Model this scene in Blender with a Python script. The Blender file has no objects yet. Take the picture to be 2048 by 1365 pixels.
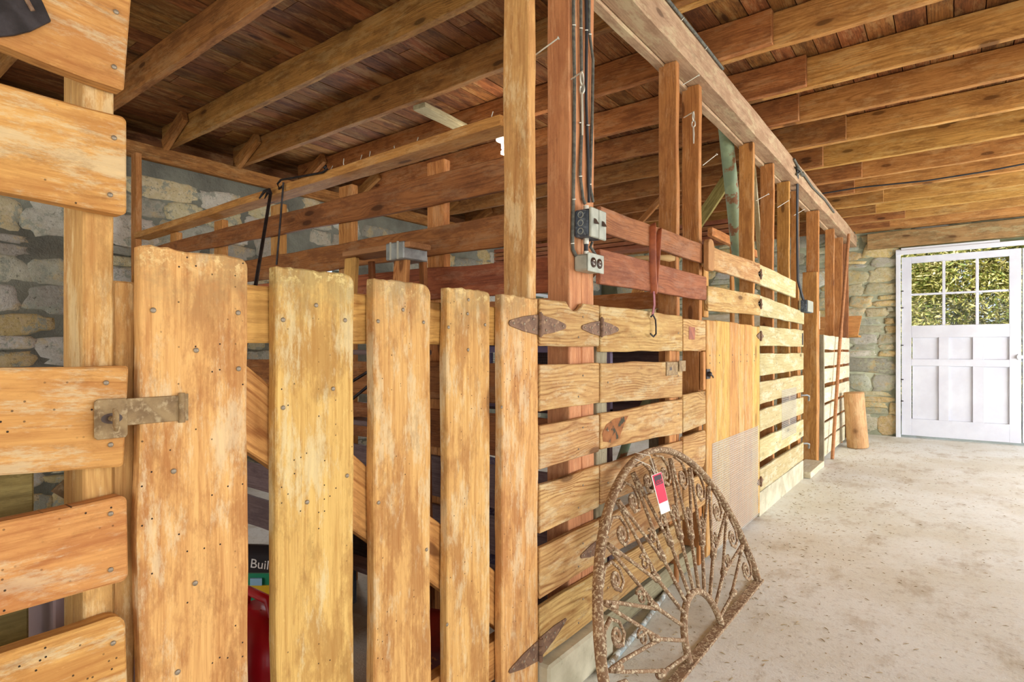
import bpy, bmesh, math, random
from mathutils import Vector, Matrix, noise
R = random.Random(7)
SC = bpy.context.scene
COL = SC.collection
PI = math.pi

# ---------------------------------------------------------------- survey helpers
# camera stands at the world origin, 1.10 m above the floor, looking level, turned 37 deg left of +Y.
F, U0, V0, H = 1159.0, 1024.0, 700.0, 1.10
TH = math.atan2(878, 1159)
S_, C_ = math.sin(TH), math.cos(TH)
def ray(u, v):
    a = (u-U0)/F
    return Vector((-S_+a*C_, C_+a*S_, (V0-v)/F))
def ax(u, v, X):
    d = ray(u, v); t = X/d.x
    return Vector((X, t*d.y, H+t*d.z))
def ay(u, v, Y):
    d = ray(u, v); t = Y/d.y
    return Vector((t*d.x, Y, H+t*d.z))
def az(u, v, Z):
    d = ray(u, v); t = (Z-H)/d.z
    return Vector((t*d.x, t*d.y, Z))
def ak(u, v, k):
    d = ray(u, v)
    return Vector((k*d.x, k*d.y, H+k*d.z))

# ---------------------------------------------------------------- materials
def new_mat(name):
    m = bpy.data.materials.new(name); m.use_nodes = True
    nt = m.node_tree; nt.nodes.clear()
    out = nt.nodes.new('ShaderNodeOutputMaterial'); b = nt.nodes.new('ShaderNodeBsdfPrincipled')
    nt.links.new(b.outputs[0], out.inputs[0])
    return m, nt, b
class G:
    def __init__(s, nt): s.nt = nt
    def n(s, t, **k):
        o = s.nt.nodes.new(t)
        for a, b in k.items():
            setattr(o, a, b)
        return o
    def L(s, a, b): s.nt.links.new(a, b)
    def put(s, sock, v):
        if isinstance(v, bpy.types.NodeSocket): s.L(v, sock)
        else: sock.default_value = v
    def m(s, op, a, b=0.0, c=None, clamp=False):
        o = s.n('ShaderNodeMath', operation=op); o.use_clamp = clamp
        s.put(o.inputs[0], a); s.put(o.inputs[1], b)
        if c is not None: s.put(o.inputs[2], c)
        return o.outputs[0]
    def vm(s, op, a, b):
        o = s.n('ShaderNodeVectorMath', operation=op)
        s.put(o.inputs[0], a); s.put(o.inputs[1], b)
        return o.outputs[0]
    def comb(s, x, y, z):
        o = s.n('ShaderNodeCombineXYZ')
        s.put(o.inputs[0], x); s.put(o.inputs[1], y); s.put(o.inputs[2], z)
        return o.outputs[0]
    def noise(s, vec, scale=1., detail=3., rough=.55, dim='3D'):
        o = s.n('ShaderNodeTexNoise', noise_dimensions=dim)
        s.L(vec, o.inputs['Vector']); o.inputs['Scale'].default_value = scale
        o.inputs['Detail'].default_value = detail; o.inputs['Roughness'].default_value = rough
        return o.outputs[0]
    def vor(s, vec, scale=1., feature='F1', dim='3D'):
        o = s.n('ShaderNodeTexVoronoi', feature=feature, voronoi_dimensions=dim)
        s.L(vec, o.inputs['Vector']); o.inputs['Scale'].default_value = scale
        return o
    def ramp(s, f, lo, hi, a=0., b=1.):
        o = s.n('ShaderNodeMapRange', interpolation_type='SMOOTHSTEP')
        s.put(o.inputs[0], f); o.inputs[1].default_value = lo; o.inputs[2].default_value = hi
        o.inputs[3].default_value = a; o.inputs[4].default_value = b
        return o.outputs[0]
    def mix(s, f, a, b, mode='MIX'):
        o = s.n('ShaderNodeMix', data_type='RGBA', blend_type=mode)
        s.put(o.inputs['Factor'], f)
        for i, v in ((6, a), (7, b)):
            if isinstance(v, tuple): o.inputs[i].default_value = (*v[:3], 1)
            else: s.L(v, o.inputs[i])
        return o.outputs[2]
    def hsv(s, c, h=.5, sat=1., v=1.):
        o = s.n('ShaderNodeHueSaturation')
        s.L(c, o.inputs['Color']); s.put(o.inputs['Hue'], h); s.put(o.inputs['Saturation'], sat); s.put(o.inputs['Value'], v)
        return o.outputs[0]
    def bump(s, h, dist=.002, strength=.6):
        o = s.n('ShaderNodeBump'); s.L(h, o.inputs['Height'])
        o.inputs['Distance'].default_value = dist; o.inputs['Strength'].default_value = strength
        return o.outputs[0]
def rgb(r, g, b):
    f = lambda c: ((c/255+.055)/1.055)**2.4 if c > 10 else c/255/12.92
    return (f(r), f(g), f(b))

def wood(name, light, dark, stain, stain_amt=.35, ring=.5, ring_gap=.008, knots=.5, holes=0., val=.16, rough=.75,
         island=False, swz=None, fib=.42, pale=None, pale_amt=0., grime=.36, tip=0., sat=.95):
    """board timber: grain runs along local X, the wide face lies in local XZ"""
    m, nt, b = new_mat(name); g = G(nt)
    tc = g.n('ShaderNodeTexCoord'); co = tc.outputs['Object']
    if island: rnd = g.n('ShaderNodeNewGeometry').outputs['Random Per Island']
    else: rnd = g.n('ShaderNodeObjectInfo').outputs['Random']
    if swz:
        sp = g.n('ShaderNodeSeparateXYZ'); g.L(co, sp.inputs[0])
        co = g.comb(*[sp.outputs[i] for i in swz])
    off = g.comb(g.m('MULTIPLY', rnd, 31.7), g.m('MULTIPLY', rnd, 3.1), g.m('MULTIPLY', rnd, 17.3))
    c2 = g.vm('ADD', co, off)
    # knots
    s2 = g.n('ShaderNodeSeparateXYZ'); g.L(c2, s2.inputs[0]); cxz = g.comb(s2.outputs[0], s2.outputs[2], 0.)
    kwob = g.m('MULTIPLY', g.m('SUBTRACT', g.noise(c2, 22., 2.), .5), .03)
    kv = g.vor(g.vm('MULTIPLY', g.comb(g.m('ADD', s2.outputs[0], kwob), s2.outputs[2], 0.), (1.9, 6.0, 0.)), 1.0, dim='2D')
    kd, kc = kv.outputs['Distance'], kv.outputs['Color']
    sep = g.n('ShaderNodeSeparateColor'); g.L(kc, sep.inputs[0])
    kon = g.m('LESS_THAN', sep.outputs[0], knots*.75)
    kn = g.m('MULTIPLY', g.ramp(kd, .095, .055), kon)
    kaura = g.m('MULTIPLY', g.m('POWER', g.ramp(kd, .36, .0), 1.6), kon)
    # growth rings
    wob = g.noise(g.vm('MULTIPLY', c2, (1.1, 3., 3.)), 1.6, 2.)
    sp2 = g.n('ShaderNodeSeparateXYZ'); g.L(co, sp2.inputs[0])
    z0 = g.m('ADD', sp2.outputs[2], g.m('MULTIPLY', g.m('SUBTRACT', rnd, .5), .13))
    y0 = g.m('ADD', sp2.outputs[1], g.m('MULTIPLY_ADD', rnd, .05, .03))
    dist = g.m('SQRT', g.m('ADD', g.m('MULTIPLY', z0, z0), g.m('MULTIPLY', y0, y0)))
    dist = g.m('ADD', dist, g.m('MULTIPLY', wob, .085))
    dist = g.m('ADD', dist, g.m('MULTIPLY', kaura, .03))
    fine = g.noise(g.vm('MULTIPLY', c2, (14., 420., 420.)), 1., 4., .75)
    rg = g.m('MULTIPLY_ADD', g.m('SINE', g.m('MULTIPLY', dist, 2*PI/ring_gap)), .5, .5)
    rg = g.m('POWER', rg, 3.)
    rg = g.m('MULTIPLY', rg, g.ramp(g.noise(g.vm('MULTIPLY', c2, (3., 14., 14.)), 1., 3., .6), .3, .65))
    fb = g.ramp(g.noise(g.vm('MULTIPLY', c2, (2.6, 75., 75.)), 1., 6., .72), .36, .66)
    fb2 = g.ramp(g.noise(g.vm('MULTIPLY', c2, (5., 170., 170.)), 1., 4., .75), .5, .64)
    gr = g.m('ADD', g.m('MULTIPLY', rg, ring), g.m('MULTIPLY', fb, fib))
    gr = g.m('ADD', gr, g.m('MULTIPLY', fb2, .28))
    gr = g.m('ADD', gr, g.m('MULTIPLY', g.m('SUBTRACT', fine, .5), .7), clamp=True)
    col = g.mix(gr, light, dark)
    bl = g.ramp(g.noise(g.vm('MULTIPLY', c2, (2.6, 8., 8.)), 1.7, 8., .74), .46, .60)
    col = g.mix(g.m('MULTIPLY', bl, stain_amt), col, stain)
    if pale:
        pl = g.ramp(g.noise(g.vm('MULTIPLY', g.vm('ADD', c2, (5., 9., 2.)), (2.6, 10., 10.)), 1.5, 9., .78), .50, .60)
        col = g.mix(g.m('MULTIPLY', pl, pale_amt), col, pale)
    gm = g.ramp(g.noise(g.vm('MULTIPLY', g.vm('ADD', c2, (1., 3., 8.)), (6., 16., 16.)), 1., 9., .8), .52, .66)
    col = g.mix(g.m('MULTIPLY', gm, grime), col, tuple(.55*q for q in dark))
    if tip:
        tg = g.m('MULTIPLY', g.ramp(sp2.outputs[0], tip-.16, tip), g.ramp(g.noise(g.vm('MULTIPLY', c2, (9., 9., 9.)), 1., 7., .75), .36, .6))
        col = g.mix(g.m('MULTIPLY', tg, .65), col, rgb(150, 122, 78))
        sc = g.ramp(g.noise(g.vm('MULTIPLY', c2, (40., 40., 40.)), 1., 5., .8), .52, .62)
        col = g.mix(g.m('MULTIPLY', g.m('MULTIPLY', sc, g.ramp(sp2.outputs[0], tip-.05, tip)), .8), col, rgb(226, 194, 130))
    kdark = tuple(c*.45 for c in dark)
    col = g.mix(g.m('MULTIPLY', kaura, .6), col, dark)
    col = g.mix(g.m('MULTIPLY', kn, .8), col, kdark)
    if holes:
        hv = g.vor(cxz, 75., dim='2D')
        s3 = g.n('ShaderNodeSeparateColor'); g.L(hv.outputs['Color'], s3.inputs[0])
        hm = g.m('MULTIPLY', g.m('LESS_THAN', hv.outputs['Distance'], .11), g.m('LESS_THAN', s3.outputs[1], holes*.55))
        hm = g.m('MULTIPLY', hm, g.ramp(g.noise(c2, 6., 1.), .4, .6))
        col = g.mix(hm, col, (.03, .015, .008))
    spk = g.ramp(g.noise(g.vm('MULTIPLY', c2, (60., 140., 140.)), 1., 2., .8), .62, .8)
    col = g.mix(g.m('MULTIPLY', spk, .22), col, tuple(min(1, c*1.6+.05) for c in light))
    v = g.m('MULTIPLY_ADD', g.m('SUBTRACT', g.m('FRACT', g.m('MULTIPLY', rnd, 7.13)), .5), val*2, 1.)
    h = g.m('MULTIPLY_ADD', g.m('SUBTRACT', g.m('FRACT', g.m('MULTIPLY', rnd, 3.71)), .5), .02, .509)
    col = g.hsv(col, h, sat, v)
    g.L(col, b.inputs['Base Color'])
    b.inputs['Roughness'].default_value = rough; b.inputs['Specular IOR Level'].default_value = .25
    hgt = g.m('SUBTRACT', g.m('MULTIPLY', fine, .5), g.m('MULTIPLY', gr, .6))
    g.L(g.bump(hgt, .0016, .55), b.inputs['Normal'])
    return m

def rough_mat(name, c1, c2, scale=8., rough=.8, c3=None, s3=40., t3=(.55, .7), bump=.002, metal=0., attr=None, det=5.):
    m, nt, b = new_mat(name); g = G(nt)
    co = g.n('ShaderNodeTexCoord').outputs['Object']
    n1 = g.noise(co, scale, det, .6)
    col = g.mix(g.ramp(n1, .35, .65), c1, c2)
    if c3: col = g.mix(g.ramp(g.noise(co, s3, 4., .65), *t3), col, c3)
    g.L(col, b.inputs['Base Color'])
    b.inputs['Roughness'].default_value = rough; b.inputs['Metallic'].default_value = metal
    if bump:
        g.L(g.bump(g.noise(co, scale*5, 6., .7), bump, .7), b.inputs['Normal'])
    return m
def flat(name, c, rough=.5, metal=0., emit=0.):
    m, nt, b = new_mat(name)
    b.inputs['Base Color'].default_value = (*c, 1); b.inputs['Roughness'].default_value = rough
    b.inputs['Metallic'].default_value = metal
    if emit:
        b.inputs['Emission Color'].default_value = (*c, 1); b.inputs['Emission Strength'].default_value = emit
    return m

M = {}
M['gate'] = wood('worn_gate_board', rgb(226, 172, 98), rgb(178, 112, 46), rgb(160, 96, 40), .6, .22, .007, .06, .14, .04, pale=rgb(226, 206, 164), pale_amt=.5, fib=.5, tip=.603)
M['leftslat'] = wood('orange_wormy_board', rgb(214, 144, 76), rgb(168, 92, 38), rgb(170, 90, 38), .5, .4, .011, .25, .32, .06, pale=rgb(214, 196, 160), pale_amt=.5)
M['slat'] = wood('ringed_pine_slat', rgb(210, 162, 102), rgb(148, 92, 44), rgb(168, 104, 54), .4, .75, .010, .6, .04, .06, pale=rgb(216, 196, 156), pale_amt=.45)
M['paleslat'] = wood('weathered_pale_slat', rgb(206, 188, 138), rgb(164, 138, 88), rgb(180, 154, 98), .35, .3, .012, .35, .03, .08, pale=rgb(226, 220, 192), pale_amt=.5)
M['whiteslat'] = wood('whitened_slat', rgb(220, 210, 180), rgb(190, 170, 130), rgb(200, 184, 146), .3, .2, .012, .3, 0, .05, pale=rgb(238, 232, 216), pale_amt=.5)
M['rail'] = wood('red_brown_rail', rgb(178, 104, 64), rgb(122, 62, 34), rgb(124, 66, 44), .5, .45, .008, .25, 0, .08, pale=rgb(176, 132, 108), pale_amt=.3)
M['part'] = wood('mahogany_toned_board', rgb(170, 92, 48), rgb(108, 52, 26), rgb(100, 46, 28), .5, .4, .008, .25, 0, .12, pale=rgb(176, 128, 96), pale_amt=.3)
M['stud'] = wood('orange_stud', rgb(204, 134, 64), rgb(150, 84, 34), rgb(140, 76, 32), .4, .4, .009, .5, 0, .10, pale=rgb(222, 170, 116), pale_amt=.35)
M['post'] = wood('salmon_post', rgb(214, 142, 92), rgb(172, 100, 60), rgb(160, 90, 56), .35, .3, .008, .15, 0, .04, pale=rgb(226, 168, 120), pale_amt=.4)
M['bigstud'] = wood('tan_stud', rgb(218, 158, 92), rgb(172, 104, 48), rgb(164, 92, 42), .35, .35, .009, .3, 0, .05, pale=rgb(238, 206, 156), pale_amt=.5)
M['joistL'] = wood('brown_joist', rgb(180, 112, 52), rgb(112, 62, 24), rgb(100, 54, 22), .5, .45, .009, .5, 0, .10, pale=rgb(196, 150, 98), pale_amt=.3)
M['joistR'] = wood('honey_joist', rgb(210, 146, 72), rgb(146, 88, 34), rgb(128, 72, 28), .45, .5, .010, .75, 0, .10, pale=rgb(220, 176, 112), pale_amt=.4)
M['beam'] = wood('grey_pink_beam', rgb(196, 160, 126), rgb(150, 110, 82), rgb(146, 104, 74), .5, .3, .010, .3, 0, .03, pale=rgb(206, 188, 146), pale_amt=.5)
M['deck'] = wood('dark_ceiling_plank', rgb(156, 92, 42), rgb(84, 42, 16), rgb(66, 32, 14), .55, .35, .011, .35, 0, .26, island=True, swz=(1, 2, 0), pale=rgb(176, 132, 82), pale_amt=.5)
M['doorwood'] = wood('honey_tongue_board', rgb(222, 164, 84), rgb(178, 114, 46), rgb(164, 100, 44), .4, .3, .010, .5, 0, .08, pale=rgb(212, 190, 146), pale_amt=.4)
M['brace'] = wood('fresh_brace', rgb(224, 158, 84), rgb(160, 92, 36), rgb(140, 82, 34), .3, .7, .010, .6, 0, .05)
M['grey_wood'] = wood('greyed_timber', rgb(176, 164, 132), rgb(128, 112, 84), rgb(110, 94, 66), .4, .3, .008, .3, .08, .1)
M['olive_wood'] = wood('olive_timber', rgb(168, 148, 84), rgb(116, 94, 44), rgb(96, 82, 46), .4, .4, .009, .3, .08, .1)
M['purple_wood'] = wood('violet_brown_board', rgb(134, 108, 106), rgb(92, 68, 66), rgb(84, 62, 66), .4, .3, .008, .2, 0, .1)
M['lintel'] = wood('lintel_timber', rgb(176, 128, 84), rgb(124, 76, 44), rgb(110, 86, 58), .6, .3, .012, .4, 0, .05, pale=rgb(176, 160, 120), pale_amt=.6)
M['handle'] = wood('pole_wood', rgb(190, 124, 80), rgb(140, 84, 50), rgb(130, 76, 46), .3, .2, .01, .1, 0, .05)
M['rust'] = rough_mat('rusty_brown_iron', rgb(136, 104, 80), rgb(104, 76, 60), 30., .7, rgb(166, 134, 102), 60., (.5, .7), .001, .3)
M['hasp'] = rough_mat('dull_khaki_iron', rgb(158, 132, 92), rgb(126, 100, 68), 30., .65, rgb(178, 156, 118), 80., (.5, .7), .0008, .4)
M['grille'] = rough_mat('flaking_painted_iron', rgb(154, 122, 90), rgb(124, 94, 68), 18., .85, rgb(206, 188, 154), 110., (.51, .59), .0006, .1)
M['darkiron'] = rough_mat('dark_iron', rgb(66, 60, 60), rgb(46, 40, 38), 30., .5, None, bump=.0006, metal=.6)
M['nail'] = flat('grey_nail', rgb(150, 136, 116), .5, .5)
M['steel'] = rough_mat('dusty_steel', rgb(170, 172, 168), rgb(140, 142, 138), 20., .5, None, bump=.0004, metal=.5)
M['bright'] = flat('pale_zinc', rgb(206, 202, 186), .4, .5)
M['cable'] = rough_mat('dusty_grey_cable', rgb(110, 108, 96), rgb(80, 80, 74), 60., .8, None, bump=.0004)
M['black_cable'] = flat('black_cable', rgb(44, 46, 50), .6)
M['box_grey'] = rough_mat('grey_box_cover', rgb(178, 180, 164), rgb(156, 158, 144), 20., .55, None, bump=.0003, metal=.2)
M['box_dark'] = rough_mat('blue_grey_box', rgb(90, 100, 112), rgb(64, 72, 82), 25., .6, rgb(120, 130, 138), 60., (.5, .65), .0004, .2)
M['outlet'] = flat('brown_bakelite', rgb(70, 50, 38), .4)
M['concrete'] = rough_mat('pale_curb', rgb(216, 208, 180), rgb(184, 176, 148), 6., .9, rgb(140, 128, 100), 22., (.6, .75), .003)
M['leather'] = rough_mat('tan_leather', rgb(176, 98, 58), rgb(140, 72, 46), 20., .6, None, bump=.0005)
M['leather_red'] = rough_mat('red_leather', rgb(150, 60, 66), rgb(120, 44, 50), 20., .5, None, bump=.0005)
M['pegwood'] = flat('pale_peg', rgb(214, 180, 124), .7)
M['white'] = rough_mat('white_door_paint', rgb(222, 225, 234), rgb(212, 214, 224), 3., .55, rgb(176, 166, 150), 26., (.70, .8), .0005)
M['white2'] = flat('white_trim', rgb(226, 229, 236), .5)
M['greenpipe'] = rough_mat('flaking_green_paint', rgb(150, 166, 130), rgb(128, 146, 116), 9., .7, rgb(140, 96, 60), 14., (.54, .62), .001)
M['red_plastic'] = flat('red_plastic', rgb(206, 14, 34), .35)
M['black_plastic'] = flat('black_film', rgb(38, 38, 42), .35)
M['green_film'] = flat('green_film', rgb(20, 140, 96), .35)
M['yellow_film'] = flat('yellow_film', rgb(232, 186, 30), .35)
M['lightblue'] = flat('pale_blue_print', rgb(150, 196, 220), .4)
M['blue'] = flat('blue_plastic', rgb(30, 70, 190), .4)
M['skyblue'] = flat('sky_blue_plastic', rgb(40, 130, 220), .4)
M['maroon'] = rough_mat('maroon_film', rgb(140, 24, 24), rgb(100, 14, 16), 12., .35, rgb(210, 120, 40), 9., (.62, .66), 0)
M['purple_fabric'] = rough_mat('violet_grey_cloth', rgb(126, 122, 158), rgb(84, 80, 112), 14., .95, rgb(168, 168, 196), 90., (.5, .7), .002)
M['cardboard'] = rough_mat('mauve_cardboard', rgb(176, 152, 150), rgb(160, 134, 134), 4., .9, None, bump=.0004)
M['block'] = rough_mat('blue_grey_block', rgb(120, 128, 142), rgb(92, 98, 112), 20., .95, rgb(50, 52, 60), 50., (.62, .7), .003)
M['paper'] = flat('white_card', rgb(240, 236, 226), .7)
M['tag_red'] = flat('red_tag', rgb(232, 26, 72), .6)
M['ink'] = flat('dark_ink', rgb(46, 22, 40), .6)
M['bulb'] = flat('lit_bulb_glass', (1, .93, .8), .3, 0, 14.)
M['string'] = flat('white_string', rgb(226, 220, 204), .8)
M['hutch'] = flat('mauve_painted_frame', rgb(136, 124, 156), .6)
M['mesh'] = flat('galvanised_wire', rgb(214, 216, 212), .5, .1)
M['meshdark'] = flat('dark_wire', rgb(60, 58, 54), .6, .3)
M['web'] = flat('cobweb_grey', rgb(190, 190, 190), .9)

def stone_mat(name, mortar1, mortar2, ochre=rgb(206, 184, 138)):
    m, nt, b = new_mat(name); g = G(nt)
    co = g.n('ShaderNodeTexCoord').outputs['Object']
    at = g.n('ShaderNodeAttribute', attribute_name='tone')
    mort = g.mix(g.ramp(g.noise(co, 3., 5., .6), .35, .65), mortar1, mortar2)
    is_st = g.m('GREATER_THAN', at.outputs['Alpha'], .5)
    sp = g.ramp(g.noise(co, 26., 5., .7), .42, .62)
    base = at.outputs['Color']
    st = g.mix(g.m('MULTIPLY', sp, .4), base, g.hsv(base, .5, .6, 1.3))
    st = g.mix(g.m('MULTIPLY', g.ramp(g.noise(co, 5., 6., .7), .53, .62), .6), st, ochre)
    st = g.mix(g.m('MULTIPLY', g.ramp(g.noise(g.vm('ADD', co, (3., 5., 1.)), 7., 7., .8), .53, .57), .85), st, mortar1)
    st = g.mix(g.m('MULTIPLY', g.ramp(g.noise(g.vm('MULTIPLY', co, (20., 20., 55.)), 1., 6., .8), .56, .66), .5), st, (.11, .10, .08))
    st = g.mix(g.m('MULTIPLY', g.ramp(g.noise(co, 60., 3., .7), .6, .7), .6), st, (.05, .045, .035))
    col = g.mix(is_st, mort, st)
    g.L(col, b.inputs['Base Color']); b.inputs['Roughness'].default_value = .95
    b.inputs['Specular IOR Level'].default_value = .15
    h = g.m('ADD', g.noise(co, 14., 7., .7), g.m('MULTIPLY', g.noise(co, 70., 4., .7), .35))
    g.L(g.bump(h, .02, .8), b.inputs['Normal'])
    return m
M['stone'] = stone_mat('lime_mortared_rubble', rgb(160, 162, 148), rgb(132, 132, 122))
M['stone_far'] = stone_mat('green_grey_rubble', rgb(182, 182, 152), rgb(152, 154, 128), rgb(204, 178, 120))

def floor_mat():
    m, nt, b = new_mat('dusty_concrete'); g = G(nt)
    co = g.n('ShaderNodeTexCoord').outputs['Object']
    n1 = g.ramp(g.noise(co, 1.1, 6., .62), .38, .66)
    col = g.mix(n1, rgb(236, 238, 232), rgb(222, 219, 204))
    n2 = g.ramp(g.noise(g.vm('MULTIPLY', co, (1.6, .8, 1.)), 2.6, 7., .72), .50, .68)
    col = g.mix(g.m('MULTIPLY', n2, .5), col, rgb(166, 144, 104))
    n3 = g.ramp(g.noise(co, 34., 5., .75), .52, .68)
    col = g.mix(g.m('MULTIPLY', n3, .35), col, rgb(132, 112, 84))
    n4 = g.ramp(g.noise(co, 11., 5., .7), .52, .7)
    col = g.mix(g.m('MULTIPLY', n4, .35), col, rgb(220, 214, 198))
    g.L(col, b.inputs['Base Color']); b.inputs['Roughness'].default_value = .85
    b.inputs['Specular IOR Level'].default_value = .2
    g.L(g.bump(g.m('ADD', g.noise(co, 18., 7., .7), g.noise(co, 90., 4., .7)), .004, .6), b.inputs['Normal'])
    return m
M['floor'] = floor_mat()
def glass_mat():
    m = bpy.data.materials.new('window_glass'); m.use_nodes = True; nt = m.node_tree; nt.nodes.clear()
    o = nt.nodes.new('ShaderNodeOutputMaterial'); mx = nt.nodes.new('ShaderNodeMixShader'); mx.inputs[0].default_value = .01
    t = nt.nodes.new('ShaderNodeBsdfTransparent'); gl = nt.nodes.new('ShaderNodeBsdfGlossy'); gl.inputs['Roughness'].default_value = .05
    nt.links.new(t.outputs[0], mx.inputs[1]); nt.links.new(gl.outputs[0], mx.inputs[2]); nt.links.new(mx.outputs[0], o.inputs[0])
    return m
M['glass'] = glass_mat()

# ---------------------------------------------------------------- building helpers
WM = {}
def link(o, Mw, parent=None):
    COL.objects.link(o)
    if parent is not None:
        o.parent = parent; o.matrix_basis = WM[parent.name].inverted() @ Mw
    else: o.matrix_basis = Mw
    WM[o.name] = Mw.copy()
    return o
def tag(o, label=None, cat=None, group=None, kind=None):
    if label: o['label'] = label
    if cat: o['category'] = cat
    if group: o['group'] = group
    if kind: o['kind'] = kind
    return o
def thing(name, loc, label, cat, group=None):
    o = bpy.data.objects.new(name, None); o.empty_display_size = .05
    link(o, Matrix.Translation(Vector(loc)))
    return tag(o, label, cat, group)
class MB:
    def __init__(s): s.v = []; s.f = []; s.sm = []
    def add(s, vs, fs, smooth=False):
        b = len(s.v); s.v += [Vector(p) for p in vs]
        for f in fs: s.f.append([b+i for i in f]); s.sm.append(smooth)
    def box(s, lo, hi, bev=0.):
        x0, y0, z0 = lo; x1, y1, z1 = hi
        s.add([(x0,y0,z0),(x1,y0,z0),(x1,y1,z0),(x0,y1,z0),(x0,y0,z1),(x1,y0,z1),(x1,y1,z1),(x0,y1,z1)],
              [(3,2,1,0),(4,5,6,7),(0,1,5,4),(1,2,6,5),(2,3,7,6),(3,0,4,7)])
    def tube(s, pts, r, n=8, closed=False, cap=True, flat=1., up=None):
        pts = [Vector(p) for p in pts]; k = len(pts)
        rs = r if isinstance(r, (list, tuple)) else [r]*k
        prev = None; rings = []
        for i, p in enumerate(pts):
            if closed: t = pts[(i+1) % k]-pts[i-1]
            else: t = pts[min(i+1, k-1)]-pts[max(i-1, 0)]
            if t.length < 1e-9: t = Vector((0, 0, 1))
            t.normalize()
            if prev is None:
                a = Vector(up) if up is not None else (Vector((0, 0, 1)) if abs(t.z) < .9 else Vector((1, 0, 0)))
            else: a = prev
            a = (a-t*a.dot(t)).normalized(); bb = t.cross(a); prev = a
            rings.append([p+(a*math.cos(2*PI*j/n)+bb*math.sin(2*PI*j/n)*flat)*rs[i] for j in range(n)])
        vs = [q for rg in rings for q in rg]; fs = []
        for i in range(k if closed else k-1):
            for j in range(n):
                a0, a1 = i*n+j, i*n+(j+1) % n; b0, b1 = ((i+1) % k)*n+j, ((i+1) % k)*n+(j+1) % n
                fs.append((a0, a1, b1, b0))
        s.add(vs, fs, True)
        if cap and not closed:
            s.add(rings[0], [tuple(range(n))[::-1]]); s.add(rings[-1], [tuple(range(n))])
    def lathe(s, prof, c=(0, 0, 0), n=20, axis='Z'):
        vs = []; fs = []; c = Vector(c)
        for r, h in prof:
            for j in range(n):
                a = 2*PI*j/n; p = (r*math.cos(a), r*math.sin(a), h)
                if axis == 'X': p = (p[2], p[0], p[1])
                if axis == 'Y': p = (p[0], p[2], p[1])
                vs.append(c+Vector(p))
        for i in range(len(prof)-1):
            for j in range(n):
                fs.append((i*n+j, i*n+(j+1) % n, (i+1)*n+(j+1) % n, (i+1)*n+j))
        s.add(vs, fs, True)
    def prism(s, poly, t0, t1, fn):
        """poly: 2D points; fn(a,b,t)->3D"""
        n = len(poly)
        vs = [fn(a, b, t0) for a, b in poly]+[fn(a, b, t1) for a, b in poly]
        s.add(vs, [tuple(range(n))[::-1], tuple(range(n, 2*n))]+[(i, (i+1) % n, n+(i+1) % n, n+i) for i in range(n)])
    def build(s, name, mat, parent=None, origin=None, bevel=0., world=True):
        if origin is None:
            lo = Vector([min(v[i] for v in s.v) for i in range(3)]); hi = Vector([max(v[i] for v in s.v) for i in range(3)])
            origin = (lo+hi)/2
            if parent is None: origin.z = lo.z
        origin = Vector(origin)
        me = bpy.data.meshes.new(name)
        me.from_pydata([v-origin for v in s.v], [], s.f)
        bm = bmesh.new(); bm.from_mesh(me); bmesh.ops.recalc_face_normals(bm, faces=bm.faces)
        if bevel:
            bmesh.ops.bevel(bm, geom=[e for e in bm.edges if len(e.link_faces) == 2 and e.calc_face_angle(0) > .5], offset=bevel, segments=1, affect='EDGES')
        bm.to_mesh(me); bm.free()
        if not bevel: me.polygons.foreach_set('use_smooth', s.sm)
        me.materials.append(mat if not isinstance(mat, str) else M[mat])
        o = bpy.data.objects.new(name, me)
        return link(o, Matrix.Translation(origin), parent)

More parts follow.
